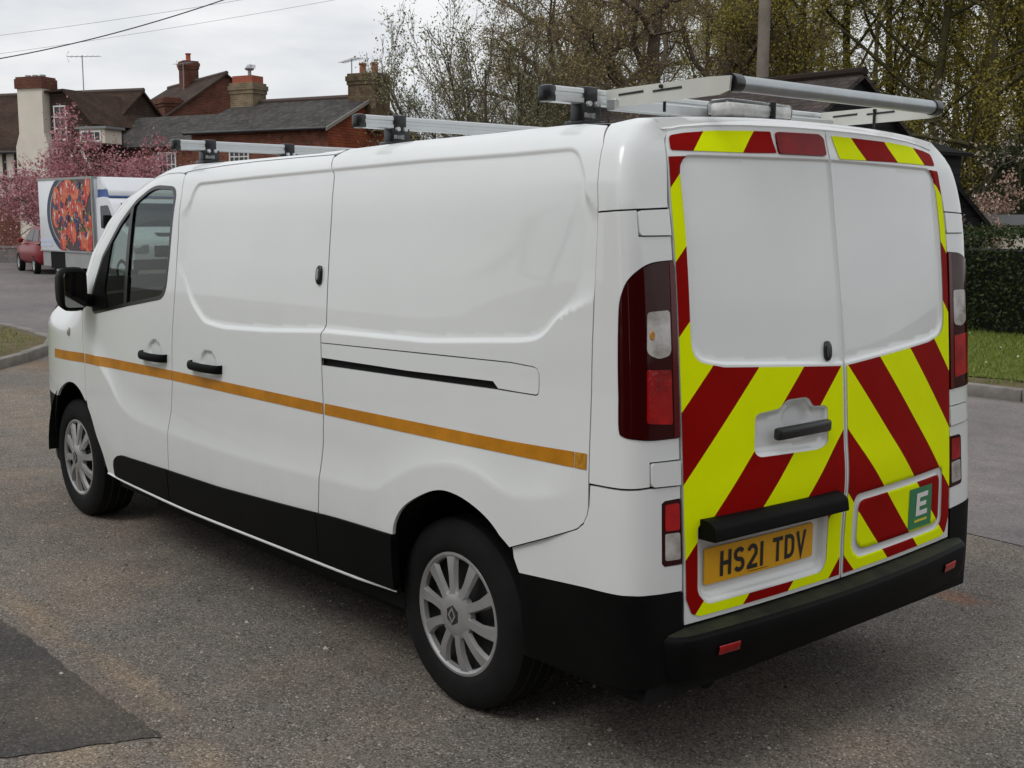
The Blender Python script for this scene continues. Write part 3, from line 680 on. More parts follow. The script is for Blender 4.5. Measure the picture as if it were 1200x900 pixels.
def mirror(sg):
    b = MB()
    bm = bmesh.new(); bmesh.ops.create_cube(bm, size=1)
    bmesh.ops.subdivide_edges(bm, edges=bm.edges[:], cuts=4, use_grid_fill=True)
    for v in bm.verts:
        x, y, z = v.co*2
        k = (abs(x)**4+abs(y)**4+abs(z)**4)**.25/max(abs(x), abs(y), abs(z))
        x, y, z = x/k, y/k, z/k
        front_t = (x+1)/2                      # narrows towards the front
        v.co = Vector((3.075+.085*x, sg*(1.052+.080*y*(1-.30*front_t)), 1.325+.125*z*(1-.25*front_t)))
    b.bm(bm)
    o = b.build('door_mirror', BLKP, front if sg > 0 else van, smooth=60)
    g = MB(); g.prism(rounded([(.995,1.232),(.995,1.415),(1.112,1.415),(1.112,1.232)], .025), 2.982, 2.986, axis=0)
    for i in range(len(g.V)): g.V[i] = (g.V[i][0], sg*g.V[i][1], g.V[i][2])
    g.build('mirror_glass', MIR, o)
    a = MB(); a.tube([(3.06,sg*.90,1.25),(3.07,sg*1.0,1.27)], .035, 10); a.build('mirror_arm', BLKP, o, smooth=50)
mirror(1); mirror(-1)

# ---- handles, locks, side lamp, mouldings, sill, tape
def handle(x0, x1, zc, parent):
    b = MB(); xm = (x0+x1)/2; y = lambda x, z: float(SF(x, z)[1])
    yb = float(SCb(xm, zc)[1])
    P = [(x0-.004, yb-.004, zc+.002), (x0+.012, yb+.022, zc+.001), (xm-.04, yb+.036, zc), (xm+.04, yb+.036, zc), (x1-.012, yb+.024, zc-.001), (x1+.004, yb-.004, zc)]
    C = catmull(P, 6)
    V = []; n = 10
    for p in C:
        for k in range(n):
            a = 2*PI*k/n; V.append((p[0], p[1]+.011*math.cos(a), p[2]+.020*math.sin(a)))
    F = [[i*n+k, i*n+(k+1) % n, (i+1)*n+(k+1) % n, (i+1)*n+k] for i in range(len(C)-1) for k in range(n)]
    b.add(V, F); b.build('door_handle', BLKP, parent, smooth=60)
handle(2.128, 2.395, 1.036, front); handle(1.572, 1.858, 1.038, slide)
def oval(name, S, ca, cb, ra, rb, h, material, parent, n=20):
    V = []; 
    nn = -np.cross(S(ca+1e-3, cb)-S(ca-1e-3, cb), S(ca, cb+1e-3)-S(ca, cb-1e-3)); nn /= np.linalg.norm(nn)
    rings = [(1, 0), (1, h*.6), (.8, h), (0.01, h)]
    for s_, q in rings:
        for k in range(n):
            a = 2*PI*k/n; e = 2.6; c_, s2 = math.cos(a), math.sin(a)
            V.append(S(ca+ra*s_*math.copysign(abs(c_)**(2/e), c_), cb+rb*s_*math.copysign(abs(s2)**(2/e), s2))+nn*q)
    F = [[i*n+k, i*n+(k+1) % n, (i+1)*n+(k+1) % n, (i+1)*n+k] for i in range(len(rings)-1) for k in range(n)]
    b = MB(); b.add(V, F); return b.build(name, material, parent, smooth=40)
lk = oval('deadlock', SF, .808, 1.479, .019, .037, .012, BLKT, slide)
oval('lock_barrel', SF, .808, 1.481, .007, .024, .015, HUB, lk)
oval('side_indicator', SF, 3.385, 1.072, .017, .024, .008, LCL, van)
def mould(pl, parent, sg=1): return panel('side_moulding', SF, pl, [], .03, BLKP, parent, flange=.03, off=.010, sgn=sg)
MT = ([.25,.615,1.066,1.592,2.116,2.651], [.582,.571,.545,.518,.506,.490]); MBt = ([.25,.63,1.09,1.87,2.14,2.81], [.379,.369,.363,.350,.352,.364])
def mz(x): return float(np.interp(x, *MT))
def mzb(x): return float(np.interp(x, *MBt))
mould(rounded([(2.121,mz(2.12)),(2.121,mzb(2.12)),(2.79,mzb(2.79)),(2.785,.445),(2.70,.490)], [0,0,.01,.05,.05]), front)
mould([(x, mz(x)) for x in np.linspace(.769, 2.113, 16)]+[(x, mzb(x)) for x in np.linspace(2.113, .769, 16)], slide)
mould([(x, mz(x)) for x in np.linspace(.262, .765, 8)]+[(x, mzb(x)) for x in np.linspace(.765, .262, 8)], quarter)
mould([(x, mz(x)) for x in np.linspace(.262, 2.78, 16)]+[(x, mzb(x)) for x in np.linspace(2.78, .262, 16)], van, -1)
for sg in (1, -1):
    b = MB(); b.tube([(x, sg*(float(SF(x,.36)[1])+.002), mzb(x)-.010) for x in np.linspace(.262, 2.905, 12)], [.003]+[.0085]*10+[.004], 8); b.build('sill_strip', WHITE, van, smooth=60)
TT = ([-.70,-.364,.23,.722,2.087,3.143,3.70], [1.022,1.009,1.001,.995,.986,.972,.951]); TB = ([-.70,-.366,.228,.721,2.087,3.145,3.70], [.974,.967,.957,.952,.941,.921,.901])
def tape(x0, x1, parent, m=ORA):
    xs = np.linspace(x0, x1, max(2, int(abs(x1-x0)/.15)+1))
    panel('reflective_tape', SF, [(x, float(np.interp(x, *TT))) for x in xs]+[(x, float(np.interp(x, *TB))) for x in xs[::-1]], [], .03, m, parent, flange=0, off=.0016)
tape(-.645, .730, quarter); tape(-.698, -.648, quarter, ORB); tape(.743, 2.066, slide); tape(2.074, 3.138, front)
tape(3.152, 3.675, van)

# ---- rear corners
ED = -1.0085
UPC = [(ED,1.7305),(-.874,1.7255),(-.709,1.7185)]+[(a-G, b) for a, b in RGAP[3:5]]+[(-.645,1.970),(-.75,1.985),(-.86,1.982),(-.95,1.970),(ED,1.952)]
LCRV = catmull([(ED,1.072),(-.907,1.077),(-.86,1.083),(-.822,1.090),(-.8085,1.108),(-.806,1.20),(-.805,1.309),(-.807,1.42),(-.814,1.477),(-.838,1.524),(-.877,1.556),(-.926,1.573),(ED,1.579)], 5)
LAMP = [tuple(q) for q in LCRV]
lamp_edge = [(q[0]+(.0025 if -1.0 < q[0] else 0), q[1]+(.0025 if q[1] > 1.5 else (-.0025 if q[1] < 1.1 else 0))) for q in LCRV[::-1].tolist()]
MIDC = [(ED,1.0085),(-.8945,1.0145),(-.8945,.9445),(-.7095,.9375)]+[(a-G, b) for a, b in RGAP[1:3]]+[(-.710,1.7135),(-.8765,1.7205),(-.8765,1.6475),(ED,1.6475)]+lamp_edge
LOWC = [(-.378,.673),(-.533,.7345),(-.651,.7835),(-.667,.7905),(-.693,.812),(-.7065,.84),(-.7125,.87),(-.7135,.931),(-.8945,.938),(ED,.9290),(ED,.894),(-.948,.8955),(-.936,.889),(-.932,.716),(-.942,.7045),(ED,.698),(ED,.619),(-.886,.632),(-.841,.634),(-.684,.622),(-.409,.598),(-.384,.640)]
BLKC = [(-.411,.594),(-.684,.618),(-.841,.630),(-.886,.628),(ED,.615),(ED,.36),(-.60,.34),(-.43,.33)]
for sg in (1, -1):
    f = 1 if sg > 0 else 2
    panel('upper_rear_corner', SCb, UPC, [], .014*f, WHITE, van, sgn=sg)
    panel('rear_corner', SCb, MIDC, [], .014*f, WHITE, van, sgn=sg)
    bq = panel('bumper_corner', SCb, LOWC, [], .016*f, WHITE, van, sgn=sg)
    panel('lower_bumper_corner', SCb, BLKC, [], .025, BLKP, van, flange=.03, off=.004, sgn=sg)
    panel('hinge_cover', SCb, rounded([(ED,1.7245),(-.880,1.7195),(-.8805,1.651),(ED,1.651)], [0,.012,.012,0]), [], .015, WHITE, van, off=.004, sgn=sg)
    panel('hinge_cover', SCb, rounded([(ED,1.0045),(-.899,1.0105),(-.899,.9425),(ED,.9335)], [0,.012,.012,0]), [], .015, WHITE, van, off=.005, sgn=sg)
    tl = panel('tail_lamp', SCb, LAMP, [], .014*f, LDK, van, off=.004, sgn=sg, flange=.02)
    panel('red_edge_strip', SCb, [(-.990,1.575),(ED,1.578),(ED,1.073),(-.986,1.074)], [], .014, LRB, tl, off=.0055, sgn=sg, flange=.004)
    panel('indicator_lens', SCb, rounded([(-.893,1.438),(-.982,1.440),(-.982,1.312),(-.929,1.303),(-.889,1.322)], [.014,.014,.02,.02,.014]), [], .012, LCL, tl, off=.0058, sgn=sg, flange=.004)
    oval('indicator_bulb', SCb, -.908, 1.372, .010, .014, .0085, ORB, tl) if sg > 0 else None
    panel('brake_lens', SCb, rounded([(-.887,1.276),(-.980,1.270),(-.980,1.113),(-.884,1.125)], .008), [], .012, LRD, tl, off=.0058, sgn=sg, flange=.004)
    ll = panel('fog_lamp', SCb, rounded([(-.938,.893),(ED,.891),(ED,.701),(-.934,.708)], [.012,0,0,.012]), [], .014*f, LDK, van, off=.002, sgn=sg, flange=.02)
    panel('fog_lens', SCb, rounded([(-.947,.884),(-1.001,.882),(-1.001,.803),(-.945,.808)], .008), [], .012, LRD, ll, off=.0038, sgn=sg, flange=.003)
    panel('reverse_lens', SCb, rounded([(-.945,.800),(-1.001,.795),(-1.001,.716),(-.943,.722)], .008), [], .012, LCL, ll, off=.0038, sgn=sg, flange=.003)

# ---- rear doors
def dedge(z): return float(np.interp(z, [.5,1.7,1.80,1.90,1.945], [.752,.752,.746,.737,.722]))
DZ = [.513,.70,.90,1.10,1.30,1.50,1.70,1.80,1.87,1.91]
TOPL = [(.715,1.948),(.66,1.958),(.55,1.968),(.40,1.975),(.20,1.979),(.004,1.980)]
DOORL = [(dedge(z), z) for z in DZ]+TOPL+[(.004, z) for z in (1.6,1.2,.9,.7,.513)]
DOORR = [(-a, b) for a, b in DOORL][::-1]
def ringl(p, ds): return [grow_(p, d)+[grow_(p, d)[0]] for d in ds]
RFL = ringl(WINL, (.0008, .0045, .0085, .0128))+ringl(DISH, (-.008, -.003, .003))+ringl(PLREC, (-.012, -.005, .003))
RFR = ringl(WINR, (.0008, .0045, .0085, .0128))+ringl(FRO, (-.005, .002))+ringl(FRI, (-.002, .005))
dl = panel('rear_door', RR, DOORL, [], .0125, WHITE, van, flange=.016, lines=RFL, featonly=True); tag(dl, 'wider-looking rear door with the number plate and handle')
dr = panel('rear_door', RR, DOORR, [], .0125, WHITE, van, flange=.016, lines=RFR, featonly=True); tag(dr, 'rear door with the green badge')
panel('inner_skin', RRb, [(.775,.50),(.775,1.93),(.6,1.955),(-.6,1.955),(-.775,1.93),(-.775,.50)], [], .06, INNER, van, flange=0, off=-.05)
KS = [.60,.815,1.03,1.245,1.455,1.68,1.892,2.11,2.325,2.53]
def kcls(y, z): return np.searchsorted(KS, z+np.abs(y))
def kname(k): return 'yellow_stripe' if k % 2 else 'red_stripe'
def kmat(k): return YEL if k % 2 else RED
def stripes(reg, holes, parent, side):
    ln = [((side*(k-.4), .4), (side*(k-2.1), 2.1)) for k in KS]
    # clip the cutting lines to the region's box
    R = np.array(reg); lo, hi = R.min(0)-.02, R.max(0)+.02; L2 = []
    for k in KS:
        q = []
        for z in (lo[1], hi[1]): q.append((side*(k-z), z))
        for y in (lo[0], hi[0]): q.append((y, k-side*y))
        q = [p for p in q if lo[0]-1e-9 <= p[0] <= hi[0]+1e-9 and lo[1]-1e-9 <= p[1] <= hi[1]+1e-9]
        if len(q) >= 2: L2.append((q[0], q[-1]) if np.hypot(q[0][0]-q[-1][0], q[0][1]-q[-1][1]) > .01 else (q[0], q[1]))
    return panel(kname, RR, reg, holes, .0125, kmat, parent, flange=0, off=.0024, lines=L2, classify=kcls)
WLg = grow_(WINL, .020)
def mirr(p): return [(-a, b) for a, b in p][::-1]
e_ = .0015
# left door: side border + lower field as one region, notched round the window
LOWL = [(.012,.526),(.690,.528),(.7235,.542),(.746,.59)]+[(dedge(z)-e_, z) for z in (.8,1.0,1.3,1.6,1.75,1.85,1.874)]+[(.668,1.878),(.684,1.868),(.698,1.845),(.703,1.80),(.705,1.6),(.706,1.40)]+rounded([(.706,1.40),(.704,1.288),(.575,1.262)], [0,.12,0])[1:-1]+[(.575,1.262),(.012,1.225)]
hole_h = grow_(DISH, .006)
hole_p = rounded([(.70,.806),(.70,.60),(.66,.558),(.11,.555),(.086,.592),(.086,.806)], .02)
stripes(LOWL, [hole_h, hole_p], dl, 1)
TOPB = rounded([(.725,1.893),(.718,1.935),(.66,1.945),(.54,1.957),(.40,1.963),(.285,1.966),(.274,1.9),(.40,1.896)], [.01,.015,.01,0,0,.005,.005,0])
stripes(TOPB, [], dl, 1)
LOWR = mirr([(.012,.526),(.690,.528),(.7235,.542),(.746,.59)]+[(dedge(z)-e_, z) for z in (.8,1.0,1.3,1.6,1.75,1.85,1.874)]+[(.668,1.878),(.684,1.868),(.698,1.845),(.703,1.80),(.705,1.6),(.706,1.40)]+rounded([(.706,1.40),(.704,1.288),(.575,1.262)], [0,.12,0])[1:-1]+[(.575,1.262),(.012,1.225)])
stripes(LOWR, [FRO], dr, -1)
stripes(FRI, [], dr, -1)
TOPR = mirr(rounded([(.725,1.893),(.718,1.935),(.66,1.945),(.54,1.957),(.40,1.963),(.03,1.968),(.055,1.893),(.40,1.895)], [.01,.015,.01,0,0,.005,.005,0]))
stripes(TOPR, [], dr, -1)
bl = panel('high_brake_lamp', RR, rounded([(.266,1.898),(.022,1.900),(.020,1.955),(.045,1.969),(.262,1.966)], .012), [], .012, mat('brake_lamp_red', (.22,.0025,.004), .2, spec=.15, coat=.0, var=.3, vscale=14), dl, off=.007, flange=.01)
oval('deadlock', RR, .083, 1.278, .017, .032, .012, BLKT, dl)
# handle bar on the left door
b = MB(); xh = lambda y, z: float(RRb(y, z)[0])
b.box((xh(.24,1.04)-.030, .106, 1.024), (xh(.24,1.04)-.002, .384, 1.064), bev=.010); b.build('door_handle', BLKT, dl, smooth=40)
# number-plate light bar
b = MB(); b.prism(rounded([(-.990,.762),(-.900,.762),(-.900,.822),(-.955,.822),(-.983,.804)], .010), .058, .690, axis=1)
V = []
for v in b.V:
    y = v[1]; V.append((v[0]+.030-(.036)*(1-(y/.76)**2), v[1], v[2]))
b.V = V; b.build('plate_light_bar', BLKP, dl, smooth=40)
# number plate
pl = empty('number_plate', (0, 0, 0)); pl.parent = dl
PY0, PY1, PZ0, PZ1 = .655, .143, .612, .724
def PS(y, z):
    y, z = np.broadcast_arrays(np.asarray(y, float), np.asarray(z, float))
    xa, xb = float(RR(PY0-.02, .65)[0])-.006, float(RR(PY1+.02, .65)[0])-.006
    xc = float(RR(.4, .65)[0])-.008
    t = (y-PY0)/(PY1-PY0); return np.stack([xa*(1-t)*(1-2*t)+4*xc*t*(1-t)+xb*t*(2*t-1), y, z], -1)
bpv = panel('plate_backing', PS, rounded([(PY0,PZ0),(PY1,PZ0),(PY1,PZ1),(PY0,PZ1)], .008), [], .03, PLY, pl, flange=.005, off=.002)
def stroke(pts, w, closed=False):
    "flat thick line with mitred corners -> list of quads in 2D"
    P = np.array(pts, float); n = len(P); T = []
    for i in range(n):
        a = P[i-1] if (i > 0 or closed) else None; c = P[(i+1) % n] if (i < n-1 or closed) else None
        d1 = (P[i]-a)/np.linalg.norm(P[i]-a) if a is not None else None; d2 = (c-P[i])/np.linalg.norm(c-P[i]) if c is not None else None
        if d1 is None: d1 = d2
        if d2 is None: d2 = d1
        n1 = np.array([-d1[1], d1[0]]); n2 = np.array([-d2[1], d2[0]]); m = n1+n2; m /= np.linalg.norm(m); k = 1/max(.35, m@n1)
        T.append((P[i]+m*k*w/2, P[i]-m*k*w/2))
    Q = []
    for i in range(n if closed else n-1):
        j = (i+1) % n; Q.append([T[i][0], T[j][0], T[j][1], T[i][1]])
    return Q
def arc(cx, cy, rx, ry, a0, a1, n=8): return [(cx+rx*math.cos(math.radians(a0+(a1-a0)*k/n)), cy+ry*math.sin(math.radians(a0+(a1-a0)*k/n))) for k in range(n+1)]
# plate characters, 50 x 79 mm, stroke 14 mm (centre lines inside 0..36 x 0..65 plus half stroke)
w_, h_ = 36., 65.
GL = {'H': [[(0,-7),(0,72)],[(36,-7),(36,72)],[(7,33),(29,33)]],
      'S': [arc(18,49,18,16,25,180,7)+arc(18,49,18,15.5,180,270,4)[1:]+arc(18,17,18,16.5,90,-0,4)[1:]+arc(18,16,18,16,0,-155,7)[1:]],
      '2': [arc(18,47,18,18,165,0,8)+[(35,38),(2,3)],[(-6,0),(43,0)]],
      '1': [[(18,-7),(18,72)]],
      'T': [[(-7,65),(43,65)],[(18,58),(18,-7)]],
      'D': [[(0,-7),(0,72)],[(7,65),(16,65)]+arc(16,45,20,20,90,0,5)[1:]+[(36,20)]+arc(16,20,20,20,0,-90,5)[1:]+[(7,0)]],
      'V': [[(-2,73),(18,-4),(38,73)]]}
def place_text(S, quads, off, nm, material, parent):
    V = []; F = []; 
    for q in quads:
        b0 = len(V)
        for p in q: V.append(p)
        F.append([b0, b0+1, b0+2, b0+3])
    A = np.array(V); P = S(A[:, 0], A[:, 1]); e = 1e-3
    N = -np.cross(S(A[:, 0]+e, A[:, 1])-S(A[:, 0]-e, A[:, 1]), S(A[:, 0], A[:, 1]+e)-S(A[:, 0], A[:, 1]-e)); N /= np.linalg.norm(N, axis=1)[:, None]
    mesh_obj(nm, P+N*off, F, material, parent)
cur = PY0-.064
for ch in 'HS21 TDV':
    if ch == ' ': cur -= .026; continue
    adv = 25 if ch == '1' else 50
    ox = 18-7-2 if ch == '1' else -7
    Q = [[(cur-(p[0]-ox)*.001*.98, PZ0+.023+p[1]*.001) for p in q] for s_ in GL[ch] for q in stroke(s_, 14)]
    place_text(PS, Q, .0035, 'plate_character', PLB, pl); cur -= (adv+11)*.001*.98
Q = []
for i in range(22): Q.append([(.465-i*.0042, .6195), (.4623-i*.0042, .6195), (.4623-i*.0042, .6222), (.465-i*.0042, .6222)])
place_text(PS, Q, .0035, 'plate_maker_mark', PLB, pl)
# green badge with the white E and a yellow underline
bd = panel('green_badge', RR, [(-.425,.597),(-.597,.595),(-.597,.744),(-.425,.746)], [], .03, GRN, dr, flange=0, off=.0040)
def qd(u0, v0, u1, v1, sh=.22):
    f = lambda u, v: (-.425-.172*(u+sh*.35*(v-.5)*.5), .596+.149*v); return [f(u0, v0), f(u1, v0), f(u1, v1), f(u0, v1)]
place_text(RR, [qd(.30,.30,.45,.86), qd(.45,.74,.80,.86), qd(.45,.525,.74,.635), qd(.45,.30,.80,.42)], .0054, 'badge_letter', WHT, bd)
place_text(RR, [qd(.25,.15,.80,.21)], .0054, 'badge_underline', YLB, bd)

# ---- rear bumper with step
def bump_x(y, o):     # plan of the bumper face
    a = abs(y); return -(1.012-.045*(a/.76)**2-o) if a < .76 else -(.967-o-.30*((a-.76)/.19)**2)
ys = np.r_[np.linspace(-.945, -.76, 8), np.linspace(-.70, .70, 15), np.linspace(.76, .945, 8)]
prof = [(.13,.505),(.055,.503),(.018,.496),(.004,.486),(0,.470),(.006,.410),(.020,.362),(.06,.348),(.20,.345)]
V = []
for y in ys:
    for o_, z in prof: V.append((bump_x(y, o_), y*(1-.0*o_), z))
k = len(prof); F = [[i*k+j, (i+1)*k+j, (i+1)*k+j+1, i*k+j+1] for i in range(len(ys)-1) for j in range(k-1)]
mi = [1 if j < 2 else 0 for i in range(len(ys)-1) for j in range(k-1)]
bp_ = MB(); bp_.V = V; bp_.F = F; bp_.I = mi
bumper = bp_.build('rear_bumper', [BLKP, STEP], van, smooth=35)
for sg in (1, -1):
    b = MB(); n = 6; V = []
    for i in range(n+1):
        y = sg*(.592+.088*i/n)
        for o_, z in ((-.003,.452),(-.005,.448),(-.001,.424),(.004,.421)): V.append((bump_x(y, o_), y, z))
    F = [[i*4+j, (i+1)*4+j, (i+1)*4+j+1, i*4+j+1] for i in range(n) for j in range(3)]
    b.add(V, F); b.build('bumper_reflector', LRD, bumper, smooth=50)

# ---- roof, windscreen, bonnet, nose
def loft(name, edge, bulge, material, parent, nv=24, zc=0., smooth=40, pw=2):
    E = np.array(edge, float); V = []; n = len(E)
    bl_ = np.broadcast_to(np.asarray(bulge, float), (n,)); zc_ = np.broadcast_to(np.asarray(zc, float), (n,))
    for (x, y, z), bb, c in zip(E, bl_, zc_):
        for j in range(nv+1):
            v = 1-2*j/nv; V.append((x+bb*(1-abs(v)**pw), y*v, z+c*(1-abs(v)**2.6)))
    F = [[i*(nv+1)+j, i*(nv+1)+j+1, (i+1)*(nv+1)+j+1, (i+1)*(nv+1)+j] for i in range(n-1) for j in range(nv)]
    return mesh_obj(name, V, F, material, parent, smooth=math.radians(smooth))
red_ = [tuple(SCb(ED, 1.952))]+[tuple(SCb(s, z)) for s, z in ((-.95,1.970),(-.86,1.982),(-.75,1.985),(-.645,1.970))]
rowsx = [-.45,-.2,.1,.4,.7,1.0,1.4,1.8,2.15,2.25]
edge = red_+[tuple(SCb(x, ztop(x) if x < 2.2 else 1.943)) for x in rowsx]
loft('roof_skin', edge, [-.04,-.035,-.03,-.02,-.01]+[0]*9+[.10], WHITE, van, 40, [.034,.030,.028,.028,.032]+[.030]*9+[.035], 60)
# header strip across the top of the rear doors
V = []; hy = np.linspace(-.735, .735, 41)
for y in hy:
    t = abs(y)/.735; zt_ = float(np.interp(abs(y), [q[0] for q in TOPL[::-1]], [q[1] for q in TOPL[::-1]]))
    x0 = float(RRb(y, zt_)[0])
    V += [(x0+.012, y, zt_-.012), (x0+.002, y, zt_+.006), (x0+.02, y, zt_+.022-.006*t**6), (x0+.10, y, zt_+.026-.004*t**6)]
F = [[i*4+j, (i+1)*4+j, (i+1)*4+j+1, i*4+j+1] for i in range(40) for j in range(3)]
mesh_obj('roof_header', V, F, WHITE, van, smooth=math.radians(60))
pe = [tuple(SCb(s, z)) for s, z in resample(PILLAR, .15, False)]
npe = len(pe)
loft('windscreen', pe, np.linspace(.10, .34, npe), WSG, van, 24)
ce = [tuple(SCb(3.55,1.352)), tuple(SCb(3.55,1.20))]
be = [pe[-1], tuple(SCb(3.80,1.197)+np.array([0,0,.03])), tuple(SCb(3.98,1.115)), tuple(SCb(4.10,1.02)), tuple(SCb(4.18,.92))]
loft('bonnet', be, [.34,.36,.37,.36,.33], WHITE, van, 24, [.0,.05,.07,.05,.03])
ne = [tuple(SCb(4.18,.92)), tuple(SCb(4.22,.80)), tuple(SCb(4.22,.672))]
loft('grille_panel', ne, [.33,.30,.29], BLKT, van, 24)
loft('front_bumper', [tuple(SCb(4.22,.672)), tuple(SCb(4.22,.45)), tuple(SCb(4.20,.27))], [.29,.33,.26], BLKP, van, 24)
V = []
for sg in (1, -1):
    b = MB(); q = [SCb(4.08,.97), SCb(4.19,.86), SCb(4.215,.74), SCb(4.12,.76)]
    c_ = [np.array([p[0]+.012, sg*(p[1]-.01), p[2]]) for p in q]; c2 = [p+np.array([.13, -sg*.22, 0]) for p in c_]
    b.add([*c_, *c2], [(0,1,5,4),(1,2,6,5),(2,3,7,6),(0,4,7,3)]); b.build('headlamp', HLT, van)
# underside, wheel wells, cab interior
b = MB(); b.box((-.90,-.90,.30), (-.36,.90,.36)); b.box((.30,-.90,.28), (2.88,.90,.34)); b.box((.45,-.78,.19), (2.70,.78,.28)); b.box((-.66,-.45,.20), (-.36,.45,.30)); b.box((3.80,-.6,.28), (4.25,.6,.34)); b.box((-.36,-.62,.30), (.30,.62,.36)); b.box((2.88,-.6,.28),(3.80,.6,.34))
b.tube([(2.6,.3,.24),(.2,.3,.22),(-.75,.45,.22)], .035, 8); b.tube([(0,-.75,.33),(0,.75,.33)], .05, 8)
b.build('underbody', INNER, van)
for xc, r in ((-.06,.44), (3.36,.47)):
    for sg in (1, -1):
        b = MB(); n = 18; V = []
        for k in range(n+1):
            a = PI*k/n
            for y in (.945,.60): V.append((xc+r*math.cos(a), sg*y, .34+(r*1.0)*math.sin(a)))
        F = [[2*i, 2*i+1, 2*i+3, 2*i+2] for i in range(n)]+[[2*i+1 for i in range(n+1)]]
        V2 = list(V); b.add(V2, F); b.build('wheel_arch_liner', INNER, van)
b = MB(); b.prism([(-.88,.34),(.88,.34),(.88,1.4),(.84,1.75),(.74,1.90),(-.74,1.90),(-.84,1.75),(-.88,1.4)], 2.00, 2.03, axis=0); b.build('bulkhead', mat('bulkhead_grey', (.06,.06,.062), .8), van)
b = MB(); b.prism(rounded([(3.12,.45),(3.12,1.02),(3.20,1.16),(3.42,1.19),(3.72,1.16),(3.72,.45)], .04), -.80, .80, axis=1)
b.box((3.06,-.12,.80), (3.2,.22,1.06), bev=.02)
b.build('dashboard', DASH, van, smooth=40)
b = MB(); b.box((2.03,-.88,.34), (3.72,.88,.40)); b.build('cab_floor', INNER, van)
for sg in (1, -1):
    b = MB(); b.box((2.12,sg*.865,.42), (3.1,sg*.90,1.20), bev=.015); b.box((2.3,sg*.82,.86), (2.9,sg*.87,.93), bev=.015); b.build('door_trim', DASH, van, smooth=40)
for yc in (.42, -.45):
    t = MB(); t.box((2.28,yc-.24,.62), (2.78,yc+.24,.78), bev=.05); s_ = t.build('seat', SEAT, van, smooth=50)
    t = MB(); bm = bmesh.new(); bmesh.ops.create_cube(bm, size=1); 
    for v in bm.verts:
        x, y, z = v.co; v.co = Vector((2.22-.12*z+.12*x, yc+.48*y*(1-.12*(z+.5)), 1.02+.58*z))
    bmesh.ops.bevel(bm, geom=bm.edges[:], offset=.045, segments=3, affect='EDGES'); t.bm(bm); t.build('seat_back', SEAT, s_, smooth=50)
    t = MB(); t.box((2.08,yc-.12,1.33), (2.17,yc+.12,1.50), bev=.035); t.build('headrest', SEAT, s_, smooth=50)
b = MB(); n = 28; cx, cy, cz = 2.98, -.45, 1.10; ti = math.radians(28); pts = []
for k in range(n+1):
    a = 2*PI*k/n; pts.append((cx-.19*math.sin(a)*math.sin(ti)*-1, cy+.19*math.cos(a), cz+.19*math.sin(a)*math.cos(ti)))
b.tube(pts, .017, 8, caps=False); b.tube([(cx,cy-.18,cz),(cx,cy+.18,cz)], .02, 6); b.tube([(cx,cy,cz),(cx+.22,cy,cz-.12)], .04, 8)
b.build('steering_wheel', BLKT, van, smooth=60)
b = MB(); b.box((3.30,-.10,1.70), (3.33,.14,1.77), bev=.012); b.tube([(3.33,.02,1.75),(3.20,.02,1.86)], .01, 6); b.build('interior_mirror', BLKT, van, smooth=50)

# ---- wheels
def wheel(xc, sg, rz0=0):
    root = empty('wheel', (xc, sg*.785, .338)); root.parent = van
    b = MB(); prof = [(.205,.095),(.222,.112),(.245,.120),(.285,.118),(.315,.108),(.333,.090),(.338,.06),(.338,-.06),(.330,-.095),(.28,-.115),(.21,-.10)]
    b.lathe([(r, sg*h) for r, h in prof], 'y', 72)
    t = b.build('tyre', TYRE, root, smooth=35)
    g = MB()
    for yy in (-.045, 0, .045): g.lathe([(.3392, yy-.004), (.3392, yy+.004)], 'y', 72)
    g.build('tread_groove', HUBD, t)
    d = MB(); d.lathe([(.01,sg*.055),(.20,sg*.055),(.212,sg*.10)], 'y', 48); h = d.build('rim', HUBD, root, smooth=40)
    c = MB()
    c.lathe([(.196,sg*.088),(.199,sg*.104),(.208,sg*.111),(.217,sg*.110),(.222,sg*.102)], 'y', 72)
    c.lathe([(.001,sg*.128),(.040,sg*.128),(.062,sg*.124),(.085,sg*.115),(.088,sg*.095)], 'y', 48)
    NS = 10
    for k in range(NS):
        a0 = rz0+2*PI*k/NS; R_ = [.070,.10,.135,.17,.203]; wd = [.032,.029,.031,.038,.047]; hh = [.120,.119,.117,.113,.106]; cv = [0,.004,.006,.004,0]
        V = []
        for r, w2, hgt, q in zip(R_, wd, hh, cv):
            for s_, dp in ((-1,-.016),(-.72,0),(.72,0),(1,-.016)):
                x, z = r, s_*w2*.5*2*.62+q
                V.append((x*math.cos(a0)-z*math.sin(a0), sg*(hgt+dp), x*math.sin(a0)+z*math.cos(a0)))
        F = [[i*4+j, i*4+j+1, (i+1)*4+j+1, (i+1)*4+j] for i in range(4) for j in range(3)]
        c.add(V, F)
    hc = c.build('hubcap', HUB, root, smooth=38)
    e = MB(); Q = []
    D = [(0,.024),(.0165,0),(0,-.024),(-.0165,0)]
    for q in stroke(D, .0075, True): Q.append(q)
    for q in Q:
        e.add([(p[0], sg*.1325, p[1]) for p in q]+[(p[0], sg*.126, p[1]) for p in q], [(0,1,2,3),(0,1,5,4),(1,2,6,5),(2,3,7,6),(3,0,4,7)])
    e.build('diamond_emblem', mat('emblem_chrome', (.6,.6,.6), .2, metal=.9) if 'emblem_chrome' not in bpy.data.materials else bpy.data.materials['emblem_chrome'], hc)
    r6 = MB(); r6.prism([(.034*math.cos(PI/6+PI/3*k), .036*math.sin(PI/6+PI/3*k)) for k in range(6)], sg*.124, sg*.1295, axis=1); r6.build('emblem_disc', HUBD, hc)
    return root
wheel(0, 1, .12); wheel(3.498, 1, .45); wheel(0, -1); wheel(3.498, -1)

